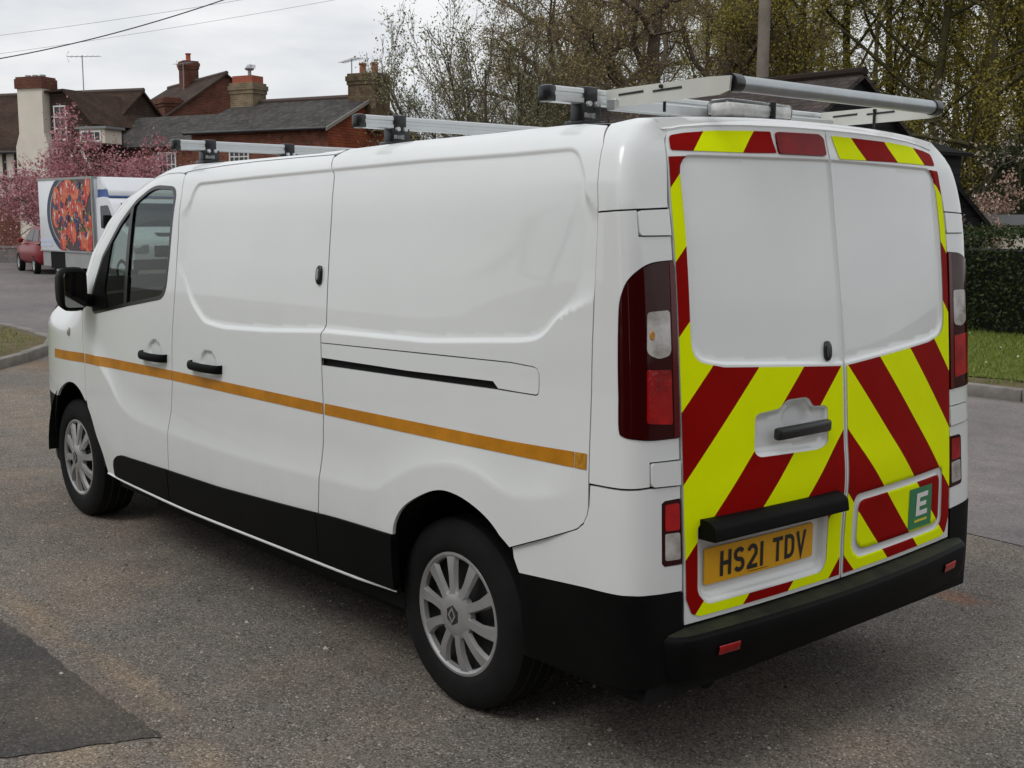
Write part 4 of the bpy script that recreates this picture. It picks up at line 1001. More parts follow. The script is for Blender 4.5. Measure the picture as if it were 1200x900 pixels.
# ---- roof rack
def bar(x, zc, ye, clamps):
    root = empty('roof_bar', (0, 0, 0)); root.parent = van
    pr = rounded([(x-.024,zc-.024),(x+.024,zc-.024),(x+.024,zc+.024),(x-.024,zc+.024)], .007, 3)
    b = MB()
    pr = [(x-.024,zc-.020),(x-.020,zc-.024),(x+.020,zc-.024),(x+.024,zc-.020),(x+.024,zc+.020),(x+.020,zc+.024),(x-.020,zc+.024),(x-.024,zc+.020),(x-.024,zc+.009),(x-.0205,zc+.006),(x-.0205,zc-.004),(x-.024,zc-.007)]
    b.prism(pr, -ye, ye, axis=1); b.build('bar_profile', ALU, root)
    for sg in (1, -1):
        c = MB(); c.box((x-.026,sg*ye,zc-.026), (x+.026,sg*(ye+.035),zc+.026), bev=.010); c.build('end_cap', BLKT, root, smooth=40)
    for yc in clamps:
        zr = 1.958+float(rise(x))-(.05 if abs(yc) > .72 else .0)
        c = MB(); c.box((x-.030,yc-.028,zc-.034), (x+.030,yc+.028,zc+.030), bev=.006)
        c.box((x-.028,yc-.045,zr-.01), (x+.028,yc+.040,zc-.020), bev=.006); c.box((x-.05,yc-.05,zr-.012), (x+.05,yc+.05,zr+.012), bev=.006)
        k_ = c.build('bar_clamp', BLKT, root, smooth=40)
        c = MB()
        for q in (-.017, .017): c.lathe([(.001,-.042),(.008,-.042),(.009,-.038),(.009,-.028)], 'x', 10, (x, yc+q, zc-.024))
        c.build('clamp_bolt', ALU, k_)
        if yc > .3 :
            Q = []; ox = yc+.030; oz = zr+.022; s_ = .0085
            LT = {'R': [[(0,0),(0,2)],[(0,2),(.8,2),(.8,1.1),(0,1.1)],[(.4,1.1),(.9,0)]], 'H': [[(0,0),(0,2)],[(.8,0),(.8,2)],[(0,1),(.8,1)]], 'I': [[(.2,0),(.2,2)]], 'N': [[(0,0),(0,2),(.8,0),(.8,2)]], 'O': [[(0,0),(0,2),(.8,2),(.8,0),(0,0)]]}
            cx_ = 0; tx = MB()
            for ch in 'RHINO':
                for s2 in LT[ch]:
                    for q in stroke(s2, .38): tx.add([(x-.0295, ox-(p[0]+cx_)*s_*.95, oz+p[1]*s_*.8) for p in q], [(0,1,2,3)])
                cx_ += .9 if ch == 'I' else 1.25
            tx.build('maker_lettering', LTG, k_, fix=False)
    return root
bar(2.28, 2.040, .79, (.635, .20, -.635)); bar(.70, 2.058, .79, (.635, -.635)); rb = bar(-.345, 2.080, .79, (.640, -.640))
# rear roller on its two slotted plates
rf = empty('rear_roller', (0, 0, 0)); rf.parent = van
for sg in (1, -1):
    o = .005
    pl2 = [(-.385,2.046),(-.385,2.102),(-.80,2.108),(-.882,2.105),(-.878,2.064),(-.84,2.054)]
    slots = []
    x0 = sg*.582
    b = MB(); b.prism(pl2, x0-.004, x0+.004, axis=1); po = b.build('roller_plate', CRM, rf)
    s_ = MB()
    for xa, xb in ((-.70,-.585), (-.545,-.44)):
        s_.prism([(xa,2.083),(xb,2.080),(xb,2.086),(xa,2.090)], x0+sg*.0045, x0+sg*.006, axis=1)
        s_.prism([(xa,2.083),(xb,2.080),(xb,2.086),(xa,2.090)], x0-sg*.0045, x0-sg*.006, axis=1)
    s_.build('plate_slot', HUBD, po)
    s_ = MB(); s_.lathe([(.001,-.012),(.006,-.012),(.006,.012),(.001,.012)], 'y', 10, (-.62,x0,2.095)); s_.tube([(-.62,x0-sg*.01,2.09),(-.62,x0-sg*.01,2.02)], .005, 6); s_.box((-.66,x0-sg*.03,1.990), (-.58,x0+sg*.01,2.006), bev=.003); s_.build('support_bolt', BLKT, po)
    c = MB(); c.lathe([(.001,-.024),(.025,-.024),(.027,-.02),(.027,.02),(.001,.02)], 'y', 20, (-.868, x0-sg*.03, 2.087)); c.build('roller_end', BLKT, rf, smooth=40)
b = MB(); b.lathe([(.001,-.552),(.0235,-.552),(.0235,.552),(.001,.552)], 'y', 24, (-.868,0,2.087)); b.build('roller_tube', GALV, rf, smooth=40)
b = MB(); b.box((-.44,-.60,2.036), (-.40,.60,2.072), bev=.004); b.build('roller_crossbar', ALU, rf)
# light bar
lb = empty('light_bar', (0, 0, 0)); lb.parent = van
zb = 2.018
b = MB(); b.box((-.555,-.18,zb), (-.445,.18,zb+.016), bev=.006); b.build('light_bar_base', BLKT, lb, smooth=40)
b = MB(); b.box((-.540,-.165,zb+.016), (-.460,.165,zb+.066), bev=.008); b.build('reflector', BLI, lb, smooth=40)
b = MB(); b.box((-.553,-.178,zb+.0165), (-.447,.178,zb+.078), bev=.018); b.build('light_bar_lens', BLC, lb, smooth=50)
b = MB(); b.box((-.5605,-.065,zb), (-.4395,-.055,zb+.0795), bev=.003); b.build('light_bar_strap', BLKT, lb)
b = MB()
for y in (-.15, .15): b.box((-.53,y-.02,1.985), (-.47,y+.02,zb+.002))
b.build('light_bar_foot', BLKT, lb)
# ================================================================== houses
B_RED = brickmat('red_brick', (.20,.050,.026), (.26,.085,.045), (.20,.16,.13), dirt=(.12,.055,.035))
B_DARK = brickmat('dark_red_brick', (.135,.040,.024), (.19,.062,.036), (.15,.12,.10))
B_YEL = brickmat('yellow_stock_brick', (.28,.21,.12), (.20,.15,.09), (.30,.27,.22))
B_FLINT = brickmat('lichened_brick', (.13,.085,.05), (.20,.15,.085), (.12,.10,.075), .22, .075, dirt=(.075,.055,.035))
R_SLATE = brickmat('grey_slate', (.052,.050,.050), (.075,.071,.068), (.03,.029,.029), .28, .20, .012, .75, .5, dirt=(.085,.075,.062))
R_TILE = brickmat('brown_roof_tile', (.056,.034,.024), (.080,.048,.034), (.035,.022,.016), .17, .11, .010, .9, .6)
R_TILE2 = brickmat('dark_plain_tile', (.065,.042,.034), (.085,.058,.046), (.03,.02,.016), .17, .11, .010, .9, .6)
R_BARN = brickmat('barn_tiles', (.060,.048,.045), (.085,.070,.064), (.03,.024,.022), .25, .16, .012, .85, .6)
R_BLACK = brickmat('black_weatherboard', (.010,.010,.011), (.014,.014,.015), (.004,.004,.004), 3.0, .16, .02, .7, .8, off=.3)
HANG = brickmat('terracotta_tile_hanging', (.34,.090,.045), (.42,.13,.065), (.16,.05,.03), .17, .10, .010, .9, .6)
CREAM = mat('cream_render', (.68,.63,.54), .9, spec=.2, var=.06, vscale=1.2, bump=.15, bscale=30)
WPAINT = mat('white_painted_wood', (.72,.72,.69), .5)
OAK = mat('dark_timber', (.028,.022,.018), .8)
PANE = mat('window_glass', (.025,.030,.034), .06, spec=.5)
POT = mat('terracotta_pot', (.32,.085,.045), .8, var=.15, vscale=8)
LEAD = mat('grey_lead', (.22,.23,.23), .5, metal=.3)
AERM = mat('aerial_metal', (.30,.31,.32), .4, metal=.6)
BARGE = mat('weathered_board', (.30,.28,.25), .8)

def roof_slab(b, A, B, C, D, th=.08):
    "thick roof plane through four corners (any planar quad)"
    P = [np.array(q, float) for q in (A, B, C, D)]; n = np.cross(P[1]-P[0], P[2]-P[0]); n /= np.linalg.norm(n)
    if n[2] < 0: n = -n
    b.add([*[p for p in P], *[p-n*th for p in P]], [(0,1,2,3),(7,6,5,4),(0,4,5,1),(1,5,6,2),(2,6,7,3),(3,7,4,0)])
def window(parent, c, w, h, ax, out, cols=2, rows=2, sill=True):
    """sash window set into a wall: c = centre on the wall face, ax = unit vector along the wall, out = outward unit vector"""
    c = np.array(c, float); ax = np.array(ax, float); out = np.array(out, float); upv = np.array([0, 0, 1.])
    def slab(b, u0, u1, v0, v1, d0, d1):
        P = [c+ax*u+upv*v+out*d for d in (d0, d1) for u, v in ((u0,v0),(u1,v0),(u1,v1),(u0,v1))]
        b.add(P, [(0,1,2,3),(4,5,6,7),(0,1,5,4),(1,2,6,5),(2,3,7,6),(3,0,4,7)])
    b = MB(); t = .055
    slab(b, -w/2, w/2, h/2-t, h/2, -.03, .05); slab(b, -w/2, w/2, -h/2, -h/2+t, -.03, .05); slab(b, -w/2, -w/2+t, -h/2+t, h/2-t, -.03, .05); slab(b, w/2-t, w/2, -h/2+t, h/2-t, -.03, .05)
    for k in range(1, cols): u = -w/2+w*k/cols; slab(b, u-.016, u+.016, -h/2+t, h/2-t, .0, .035)
    for k in range(1, rows): v = -h/2+h*k/rows; slab(b, -w/2+t, w/2-t, v-.020, v+.020, .001, .036)
    if sill: slab(b, -w/2-.06, w/2+.06, -h/2-.07, -h/2, -.02, .10)
    f = b.build('window', WPAINT, parent)
    g = MB(); slab(g, -w/2+t, w/2-t, -h/2+t, h/2-t, .004, .010); g.build('pane', PANE, f)
    return f
def chimney(parent, x, y, z0, z1, wx, wy, material, pots=2, cap=None, ledges=True, potmat=POT, corb=.07):
    b = MB(); b.box((x-wx/2,y-wy/2,z0), (x+wx/2,y+wy/2,z1-.42))
    b.box((x-wx/2-corb*.5,y-wy/2-corb*.5,z1-.42), (x+wx/2+corb*.5,y+wy/2+corb*.5,z1-.28)); b.box((x-wx/2-corb,y-wy/2-corb,z1-.28), (x+wx/2+corb,y+wy/2+corb,z1-.10)); b.box((x-wx/2-.02,y-wy/2-.02,z1-.10), (x+wx/2+.02,y+wy/2+.02,z1))
    c = b.build('chimney', material, parent, uv=True)
    for k in range(pots):
        u = (k-(pots-1)/2)*min(.55, wx/max(1, pots))
        p = MB(); p.lathe([(.14,0),(.15,.02),(.125,.06),(.12,.34),(.15,.37),(.15,.42),(.11,.42),(.10,.1)], 'z', 14, (x+u, y, z1-.01)); p.build('chimney_pot', potmat, c, smooth=40)
    return c
def aerial(parent, x, y, z0, z1, ang, L=1.1, n=7):
    b = MB(); b.tube([(x,y,z0),(x,y,z1)], .022, 6); d = np.array([math.cos(ang), math.sin(ang), 0]); e = np.array([-d[1], d[0], 0]); p0 = np.array([x, y, z1-.05])
    b.tube([p0-d*L*.45, p0+d*L*.55], .014, 5)
    for k in range(n):
        q = p0+d*(L*(-.40+.92*k/(n-1))); l = .26-.012*k; b.tube([q-e*l, q+e*l], .008, 4)
    b.tube([p0-d*L*.40+np.array([0,0,-.22]), p0-d*L*.48, p0-d*L*.40+np.array([0,0,.22])], .012, 4)
    b.build('aerial', AERM, parent)
def gable_house(name, loc, rz, L, Wd, zeave, zridge, wallm, roofm, label, over=.25, gablem=None, x0=0., hip0=0., wallname='wall'):
    """ridge along local +x from x0 to x0+L; y from 0 (camera side) to Wd"""
    root = empty(name, loc, rz, label, 'house')
    b = MB(); b.box((x0,0,-.3), (x0+L,Wd,zeave)); b.build(wallname, wallm, root, uv=True)
    b = MB(); 
    for xe in ((x0, x0+.22), (x0+L-.22, x0+L)):
        if hip0 and xe[0] == x0: continue
        b = MB(); b.prism([(0,zeave),(Wd,zeave),(Wd/2,zridge-.06)], xe[0], xe[1], axis=0)
        b.build('gable', gablem or wallm, root, uv=True)
    sl = (zridge-zeave)/(Wd/2); b = MB(); xa, xb = x0-(0 if hip0 else over*.6), x0+L+over*.6; h = hip0
    roof_slab(b, (xa+0,-over,zeave-over*sl), (xb,-over,zeave-over*sl), (xb,Wd/2,zridge), (xa+h,Wd/2,zridge))
    roof_slab(b, (xa+0,Wd+over,zeave-over*sl), (xb,Wd+over,zeave-over*sl), (xb,Wd/2,zridge+.004), (xa+h,Wd/2,zridge+.004))
    r_ = b.build('roof', roofm, root, uv=True)
    if hip0:
        b = MB(); b.add([(xa,-over,zeave-over*sl-.003),(xa,Wd+over,zeave-over*sl-.003),(xa+h,Wd/2,zridge-.003)], [(0,1,2)]); b.build('hip_slope', roofm, r_, uv=True)
    b = MB(); b.tube([(xa+h,Wd/2,zridge+.02),(xb,Wd/2,zridge+.02)], .10, 8); b.build('ridge_tiles', mat(name+'_ridge', (.09,.065,.055), .9) if wallm != R_BLACK else R_TILE2, r_)
    b = MB(); b.tube([(xa,-over-.04,zeave-over*sl-.03),(xb,-over-.04,zeave-over*sl-.03)], .055, 8); b.build('gutter', BLKT, root)
    return root
def frame_rot(deg):   # house axis: to the right and towards the camera by `deg`
    a = math.radians(deg); u = RH*math.cos(a)-FH*math.sin(a); return math.atan2(u[1], u[0]), u, RH*math.sin(a)+FH*math.cos(a)

# --- brick cottage with slate roof, right of the cherry tree
rz, u, v = frame_rot(28)
c0 = ground(385, 42.0)                         # near corner of gable and front wall
Wd = 5.6; LA = 6.4; zE, zR = 4.98, 6.22
orig = c0-u*LA
cot = gable_house('brick_cottage', orig, rz, LA, Wd, zE, zR, B_RED, R_SLATE, 'red brick cottage with grey slate roof and two chimneys, its gable above the van', gablem=HANG)
b = MB(); b.box((LA,.0,2.6), (LA+.05,Wd,zE)); b.build('tile_hanging', HANG, cot, uv=True)
b = MB()
for sgn_ in (0, 1):
    ya, yb = (-.28, Wd/2) if sgn_ == 0 else (Wd+.28, Wd/2); za = zE-.28*(zR-zE)/(Wd/2)
    b.add([(LA+.16,ya,za-.10),(LA+.16,yb,zR-.10),(LA+.16,yb,zR+.03),(LA+.16,ya,za+.03),(LA+.20,ya,za-.10),(LA+.20,yb,zR-.10),(LA+.20,yb,zR+.03),(LA+.20,ya,za+.03)], [(0,1,2,3),(4,5,6,7),(0,1,5,4),(1,2,6,5),(2,3,7,6),(3,0,4,7)])
b.build('bargeboard', BARGE, cot)
ch1 = chimney(cot, LA-.15, Wd/2+.05, zR-1.3, 7.05, 1.25, .95, B_FLINT, 2)
aerial(cot, LA-.75, Wd/2-.2, 6.1, 7.62, math.radians(150), 1.7, 8)
ch2 = chimney(cot, .45, Wd/2, zR-1.0, 6.98, 1.15, .8, B_YEL, 0)
b = MB(); b.box((-.05,Wd/2-.34,6.97), (.95,Wd/2+.34,7.26)); b.build('chimney_top', POT, ch2)
b = MB(); b.lathe([(.07,7.24),(.07,7.48),(.16,7.50),(.19,7.56),(.05,7.64),(.001,7.65)], 'z', 14, (.55,Wd/2,0)); b.build('cowl', AERM, ch2, smooth=40)
b = MB(); b.box((-6.2,.35,-.3), (-.005,5.0,4.55)); b.build('extension_wall', B_RED, cot, uv=True)
b = MB(); roof_slab(b, (-6.5,.12,4.45), (.0,.12,4.45), (.0,2.7,5.85), (-5.6,2.7,5.85)); roof_slab(b, (-6.5,5.2,4.45), (.0,5.2,4.45), (.0,2.7,5.855), (-5.6,2.7,5.855)); b.add([(-6.5,.12,4.44),(-6.5,5.2,4.44),(-5.6,2.7,5.84)], [(0,1,2)]); b.build('extension_roof', R_SLATE, cot, uv=True)
for xw in (LA-4.05,): window(cot, (xw,0,3.95), .95, .95, (1,0,0), (0,-1,0), 4, 2)
window(cot, (-1.6,.35,3.75), .95, .95, (1,0,0), (0,-1,0), 4, 2)
for xw in (LA-2.4, LA-5.4): window(cot, (xw,0,1.5), 1.0, 1.2, (1,0,0), (0,-1,0), 2, 2)

# --- taller brick house behind, with hipped end
rz, u, v = frame_rot(55)
c0 = ground(193, 56.5); LB, WB = 11.0, 6.6
hB = gable_house('brick_house', c0-u*LB, rz, LB, WB, 6.35, 8.72, B_DARK, R_TILE2, 'tall dark brick house with brown tiled roof behind the slate-roofed cottage', hip0=2.6)
chimney(hB, LB-4.6, WB/2-.2, 7.2, 9.75, .85, .75, B_DARK, 1)
chimney(hB, LB-1.2, .75, 5.9, 7.45, 1.5, .8, B_DARK, 0, corb=.12)
aerial(hB, LB-4.0, WB/2-.7, 7.2, 9.6, math.radians(10), 1.5); aerial(hB, LB+.3, WB/2+1.2, 6.0, 9.15, math.radians(-20), 1.4)
window(hB, (LB,WB/2,4.6), 1.0, 1.3, (0,1,0), (1,0,0), 2, 2)

# --- timber-framed house on the far left with the tall cream chimney
rz, u, v = frame_rot(20)
c0 = ground(100, 47.0); LC, WC = 9.0, 6.5
hC = gable_house('timber_framed_house', c0-u*LC+v*.6, rz, LC, WC, 4.55, 7.05, CREAM, R_TILE, 'timber-framed house with brown tiled roof and tall cream chimney at the left edge', gablem=R_TILE2)
# lower brick storey and the timber frame, standing on the face of the wall
b = MB(); b.box((0,-.06,-.3), (LC-2.9,0,2.35)); b.build('brick_plinth', B_DARK, hC, uv=True)
for xx in np.arange(.1, LC-2.9, .62):
    b = MB(); b.box((xx,-.07,2.35), (xx+.14,-.002,4.5)); b.build('timber_post', OAK, hC)
for zz in (2.35, 3.15, 4.40):
    b = MB(); b.box((0,-.085,zz), (LC-2.9,-.003,zz+.15)); b.build('timber_rail', OAK, hC)
xc = LC-1.9-.35
b = MB(); b.prism([(xc-.82,-.3),(xc+.82,-.3),(xc+.82,4.5),(xc+.62,5.05),(xc+.62,6.80),(xc-.62,6.80),(xc-.62,5.05),(xc-.82,4.5)], -.85, -.09, axis=1)
cs = b.build('chimney_stack', CREAM, hC)
b = MB(); b.box((xc-.68,-.93,6.80), (xc+.68,-.01,7.18)); b.box((xc-.64,-.89,7.18), (xc+.64,-.05,7.26)); b.build('chimney_cap', B_DARK, cs, uv=True)
for k in (-.36, 0, .36):
    b = MB(); b.lathe([(.15,7.25),(.13,7.30),(.12,7.36),(.08,7.36)], 'z', 12, (xc+k,-.47,0)); b.build('chimney_pot', LEAD, cs, smooth=40)
# gabled bay right of the chimney, with the sash window
gx = LC-1.05
b = MB(); b.box((gx-.5,-.5,-.3), (gx+2.6,-.005,4.9)); b.build('bay_wall', R_TILE2, hC, uv=True)
b = MB(); roof_slab(b, (gx-.7,-.75,6.70), (gx+.35,-.75,6.75), (gx+.35,WC/2,6.75), (gx-.7,WC/2,6.70)); roof_slab(b, (gx+1.75,-.75,5.35), (gx+.35,-.75,6.755), (gx+.35,WC/2,6.755), (gx+1.75,WC/2,5.35)); b.build('bay_roof', R_TILE, hC, uv=True)
b = MB(); b.prism([(gx-.5,4.9),(gx+2.05,4.9),(gx+1.6,5.40),(gx+.35,6.66),(gx-.5,6.64)], -.5, -.3, axis=1); b.build('bay_gable', R_TILE2, hC, uv=True)
window(hC, (gx-.02,-.5,5.45), .62, 1.35, (1,0,0), (0,-1,0), 2, 3)
b = MB(); b.box((gx+1.55,-1.3,4.55), (gx+2.75,-.3,5.10)); dm = b.build('dormer', CREAM, hC); 
b = MB(); b.box((gx+1.40,-1.4,5.10), (gx+2.9,-.25,5.20)); b.build('dormer_roof', LEAD, dm)
window(dm, (gx+2.12,-1.3,4.82), .95, .42, (1,0,0), (0,-1,0), 3, 1, False)
b = MB()
for sg in (-1, 1): b.add([(gx+2.0+sg*.62,-2.0,3.55),(gx+2.0,-2.0,4.60),(gx+2.0,-2.0,4.45),(gx+2.0+sg*.52,-2.0,3.55),(gx+2.0+sg*.62,-1.95,3.55),(gx+2.0,-1.95,4.60),(gx+2.0,-1.95,4.45),(gx+2.0+sg*.52,-1.95,3.55)], [(0,1,2,3),(4,5,6,7),(0,1,5,4),(3,2,6,7)])
pb = b.build('porch_bargeboard', WPAINT, hC)
b = MB(); b.prism([(gx+1.5,-.3),(gx+2.5,-.3),(gx+2.5,3.6),(gx+2.0,4.42),(gx+1.5,3.6)], -1.94, -.5, axis=1); b.build('porch', R_TILE, hC, uv=True)
aerial(hC, gx+.1, .8, 6.8, 8.25, math.radians(15), 1.4)
# low garden wall in front of it
rz, u, v = frame_rot(20); g0 = ground(-60, 44.0)
gw = empty('garden_wall', g0, rz, 'low pale garden wall in front of the timber-framed house', 'wall')
b = MB(); b.box((0,0,-.2), (16,.22,.55)); b.build('wall_body', M_PAVE, gw); b = MB(); b.box((-.03,-.03,.55), (16.03,.25,.63)); b.build('wall_coping', M_KERB, gw)

# --- black-boarded barn behind the roof rack
rz, u, v = frame_rot(50); c0 = ground(938, 22.0); LD, WD = 6.5, 3.4
hD = gable_house('boarded_barn', c0-u*LD, rz, LD, WD, 3.48, 4.52, R_BLACK, R_BARN, 'black weatherboarded barn with dark roof showing behind the roof rack', over=.22)
b = MB(); b.prism([(LD+.01,-.2),(LD+1.5,-.2),(LD+1.5,2.95),(LD+.01,3.38)], 1.6, 3.0, axis=1); b.build('lean_to', R_BLACK, hD, uv=True)
b = MB(); roof_slab(b, (LD+.01,1.45,3.46), (LD+1.7,1.45,2.97), (LD+1.7,3.12,2.97), (LD+.01,3.12,3.46), .06); b.build('lean_to_roof', R_BLACK, hD, uv=True)
# --- flat-roofed garage and shed behind the hedge
rz, u, v = frame_rot(4); c0 = ground(1150, 20.5)
ga = empty('garage', c0, rz, 'low pale flat-roofed garage behind the hedge at the right edge', 'garage')
b = MB(); b.box((0,0,-.1), (6,5,1.62)); b.build('wall', CREAM, ga); b = MB(); b.box((-.1,-.12,1.62), (6.1,5.1,1.80)); b.build('flat_roof', LEAD, ga)
c0 = ground(1085, 19.6); sh = empty('garden_shed', c0, frame_rot(6)[0], 'dark garden shed with sloping roof beside the garage behind the hedge', 'shed')
b = MB(); b.prism([(0,-.1),(.98,-.1),(.98,1.60),(.45,2.25),(0,2.3)], 0, 2.2, axis=1); b.build('wall', R_BLACK, sh, uv=True)
b = MB(); roof_slab(b, (1.10,-.1,1.56), (1.10,2.3,1.56), (.42,2.3,2.36), (.42,-.1,2.36), .06); roof_slab(b, (-.1,-.1,2.40), (-.1,2.3,2.40), (.43,2.3,2.37), (.43,-.1,2.37), .06); b.build('roof', R_BLACK, sh, uv=True)

# ================================================================== parked vehicles
def small_wheel(parent, x, y, r, w, sg):
    root = empty('wheel', (x, y, r)); root.parent = parent
    b = MB(); b.lathe([(r*.62,sg*w*.45),(r*.72,sg*w*.5),(r*.93,sg*w*.46),(r,sg*w*.3),(r,-sg*w*.4),(r*.6,-sg*w*.5)], 'y', 28); b.build('tyre', TYRE, root, smooth=40)
    b = MB(); b.lathe([(.001,sg*w*.36),(r*.18,sg*w*.38),(r*.22,sg*w*.30),(r*.52,sg*w*.34),(r*.64,sg*w*.44)], 'y', 28)
    b.build('rim', HUB, root, smooth=30)
# --- refrigerated delivery lorry (front end points at the camera's right)
al = math.radians(28); h = RH*.70-FH*.714; h /= np.linalg.norm(h); rzL = math.atan2(h[1], h[0])
rear = ground(46, 32.4)
left = np.array([-h[1], h[0], 0.]); LW = 2.25
lor = empty('delivery_lorry', rear+left*LW/2, rzL, 'white delivery lorry with a berry picture on its box side, parked left of the van', 'lorry')
TRW = mat('lorry_white', (.74,.76,.79), .35, coat=.3, var=.03, vscale=2); TRB = mat('lorry_blue_panel', (.045,.10,.30), .35); TRG = mat('lorry_grey_skirt', (.30,.31,.30), .5, var=.08, vscale=5); TRT = mat('lorry_pale_blue', (.50,.58,.72), .4)
b = MB(); b.box((0,-LW/2,.78), (3.35,LW/2,2.72), bev=.03); box_ = b.build('box_body', TRW, lor, smooth=40)
b = MB(); b.box((-.015,-LW/2-.012,2.68), (3.365,LW/2+.012,2.735)); b.box((-.015,-LW/2-.012,.765), (3.365,LW/2+.012,.80)); b.box((3.30,-LW/2-.013,.80), (3.366,-LW/2+.05,2.68)); b.build('box_frame', TRG, box_)
b = MB(); b.box((.10,-LW/2+.02,.36), (3.30,-LW/2+.10,.765)); b.build('side_skirt', TRG, lor)
b = MB(); b.box((.62,-LW/2+.012,.30), (1.52,-LW/2+.022,.78)); b.build('wheel_opening', INNER, lor)
b = MB(); b.box((0,-.8,.40), (4.6,.8,.60)); b.build('chassis', INNER, lor)
# picture on the box side: a bowl of berries, flat print 4 mm proud
yP = -LW/2-.006
def disc(b, cx, cz, rx, rz_, y, m, rot=0, n=20, cut=3.30):
    P = []
    for k in range(n):
        a = 2*PI*k/n; x = rx*math.cos(a); z = rz_*math.sin(a); P.append((min(cut, cx+x*math.cos(rot)-z*math.sin(rot)), y, min(2.67, max(.81, cz+x*math.sin(rot)+z*math.cos(rot)))))
    b.add(P, [list(range(n))], m)
PM = [mat('print_bowl_rim', (.016,.036,.075), .4), mat('print_bowl_inside', (.06,.03,.035), .4), mat('print_strawberry', (.48,.030,.016), .4, var=.3, vscale=9), mat('print_strawberry_light', (.60,.13,.05), .4, var=.35, vscale=7), mat('print_blueberry', (.035,.035,.14), .4), mat('print_oats', (.55,.36,.18), .4), mat('print_leaf', (.06,.13,.02), .4), mat('print_cream', (.66,.58,.55), .4)]
b = MB(); bcx, bcz = 2.45, 1.78
disc(b, bcx, bcz, 1.90, 1.22, yP, 0, n=72); disc(b, bcx, bcz, 1.70, 1.05, yP-.002, 7, n=72); disc(b, bcx, bcz, 1.67, 1.03, yP-.004, 1, n=72)
rr = random.Random(4); yy = yP-.006
def inb(x, z): return ((x-bcx)/1.52)**2+((z-bcz)/.92)**2 < 1 and x < 3.18
for k in range(150):
    x, z = rr.uniform(.85, 3.3), rr.uniform(.9, 2.6)
    if inb(x, z): disc(b, x, z, rr.uniform(.03, .10), rr.uniform(.02, .05), yy, rr.choice([5,5,7,3,2,6]), rr.uniform(0, 3), 8); yy -= .00004
fruit = []
for k in range(400):
    x, z = rr.uniform(.85, 3.2), rr.uniform(.95, 2.55)
    if inb(x, z) and all(math.hypot(x-q[0], (z-q[1])*1.1) > (.36 if len(fruit) < 16 else .17) for q in fruit): fruit.append((x, z))
    if len(fruit) >= 36: break
for k, (x, z) in enumerate(fruit):
    if k < 16: m = rr.choice([2, 2, 3]); rx, rz_ = rr.uniform(.20, .26), rr.uniform(.27, .36)
    else: m = 4; rx = rr.uniform(.08, .11); rz_ = rx*.9
    ro = rr.uniform(-.6, .6); disc(b, x, z, rx, rz_, yy, m, ro, 16); yy -= .0001
    disc(b, x+rx*.25, z-rz_*.15, rx*.55, rz_*.65, yy, 3 if m == 2 else (2 if m == 3 else 0), ro, 12); yy -= .0001
    disc(b, x-rx*.35, z+rz_*.3, rx*.14, rz_*.30, yy, 7 if m != 4 else 0, ro, 8); yy -= .0001
    if m != 4 and rr.random() < .5: disc(b, x, z+rz_*.9, rx*.6, .04, yy, 6, ro, 8); yy -= .0001
for k in range(90):
    x, z = rr.uniform(.85, 3.2), rr.uniform(.95, 2.55)
    if inb(x, z): disc(b, x, z, rr.uniform(.02, .05), rr.uniform(.012, .03), yy, rr.choice([5,5,7]), rr.uniform(0, 3), 7); yy -= .00004
b.build('berry_picture', PM, box_, fix=False)
b = MB(); b.box((.02,-LW/2-.006,1.02), (1.10,-LW/2-.004,1.10)); b.box((.02,-LW/2-.006,.90), (.80,-LW/2-.004,.97)); b.build('print_lines', TRT, box_)
# cab
b = MB(); b.prism(rounded([(3.42,.42),(3.42,2.18),(3.95,2.22),(4.22,2.10),(4.72,1.42),(5.28,1.16),(5.40,.95),(5.42,.42)], [.02,.08,.15,.15,.2,.15,.1,.06]), -1.06, 1.06, axis=1)
cab = b.build('cab', TRW, lor, smooth=35)
b = MB(); b.prism(rounded([(3.40,2.20),(3.40,2.72),(3.62,2.72),(4.02,2.36),(4.05,2.20)], .06), -1.0, 1.0, axis=1); b.build('roof_deflector', TRW, cab, smooth=35)
b = MB(); b.prism([(3.42,2.20),(3.42,2.40),(3.97,2.40),(4.06,2.20)], -1.004, 1.004, axis=1); b.build('blue_band', TRB, cab)
b = MB(); b.prism(rounded([(3.46,2.40),(3.46,2.66),(3.62,2.66),(3.86,2.45),(3.86,2.40)], .05), -1.015, 1.015, axis=1); b.build('fridge_unit', TRW, cab, smooth=35)
b = MB()
for sg in (-1, 1): b.prism(rounded([(3.66,1.42),(3.66,1.98),(4.08,2.0),(4.44,1.50),(4.40,1.40)], .05), sg*1.061, sg*1.067, axis=1)
b.build('door_window', PANE, cab)
def on_front(t): return (4.235+.475*t, 2.075-.655*t)
b = MB(); p0, p1 = on_front(.06), on_front(.95); n = np.array([.655, .475]); n /= np.linalg.norm(n)*1.0
b.add([(p0[0]+n[0]*.035,-.82,p0[1]+n[1]*.035),(p0[0]+n[0]*.035,.82,p0[1]+n[1]*.035),(p1[0]+n[0]*.035,.90,p1[1]+n[1]*.035),(p1[0]+n[0]*.035,-.90,p1[1]+n[1]*.035)], [(0,1,2,3)]); b.build('windscreen', PANE, cab)
b = MB(); b.box((5.40,-.52,.72), (5.435,.52,1.0), bev=.012); b.build('grille', BLKT, cab)
b = MB(); b.box((5.34,-1.08,.40), (5.47,1.08,.66), bev=.03); b.build('front_bumper', BLKP, cab, smooth=40)
b = MB(); b.add([(5.0,-.30,1.315),(5.0,.30,1.315),(5.16,.28,1.237),(5.16,-.28,1.237)], [(0,1,2,3)]); b.build('bonnet_slot', BLKT, cab)
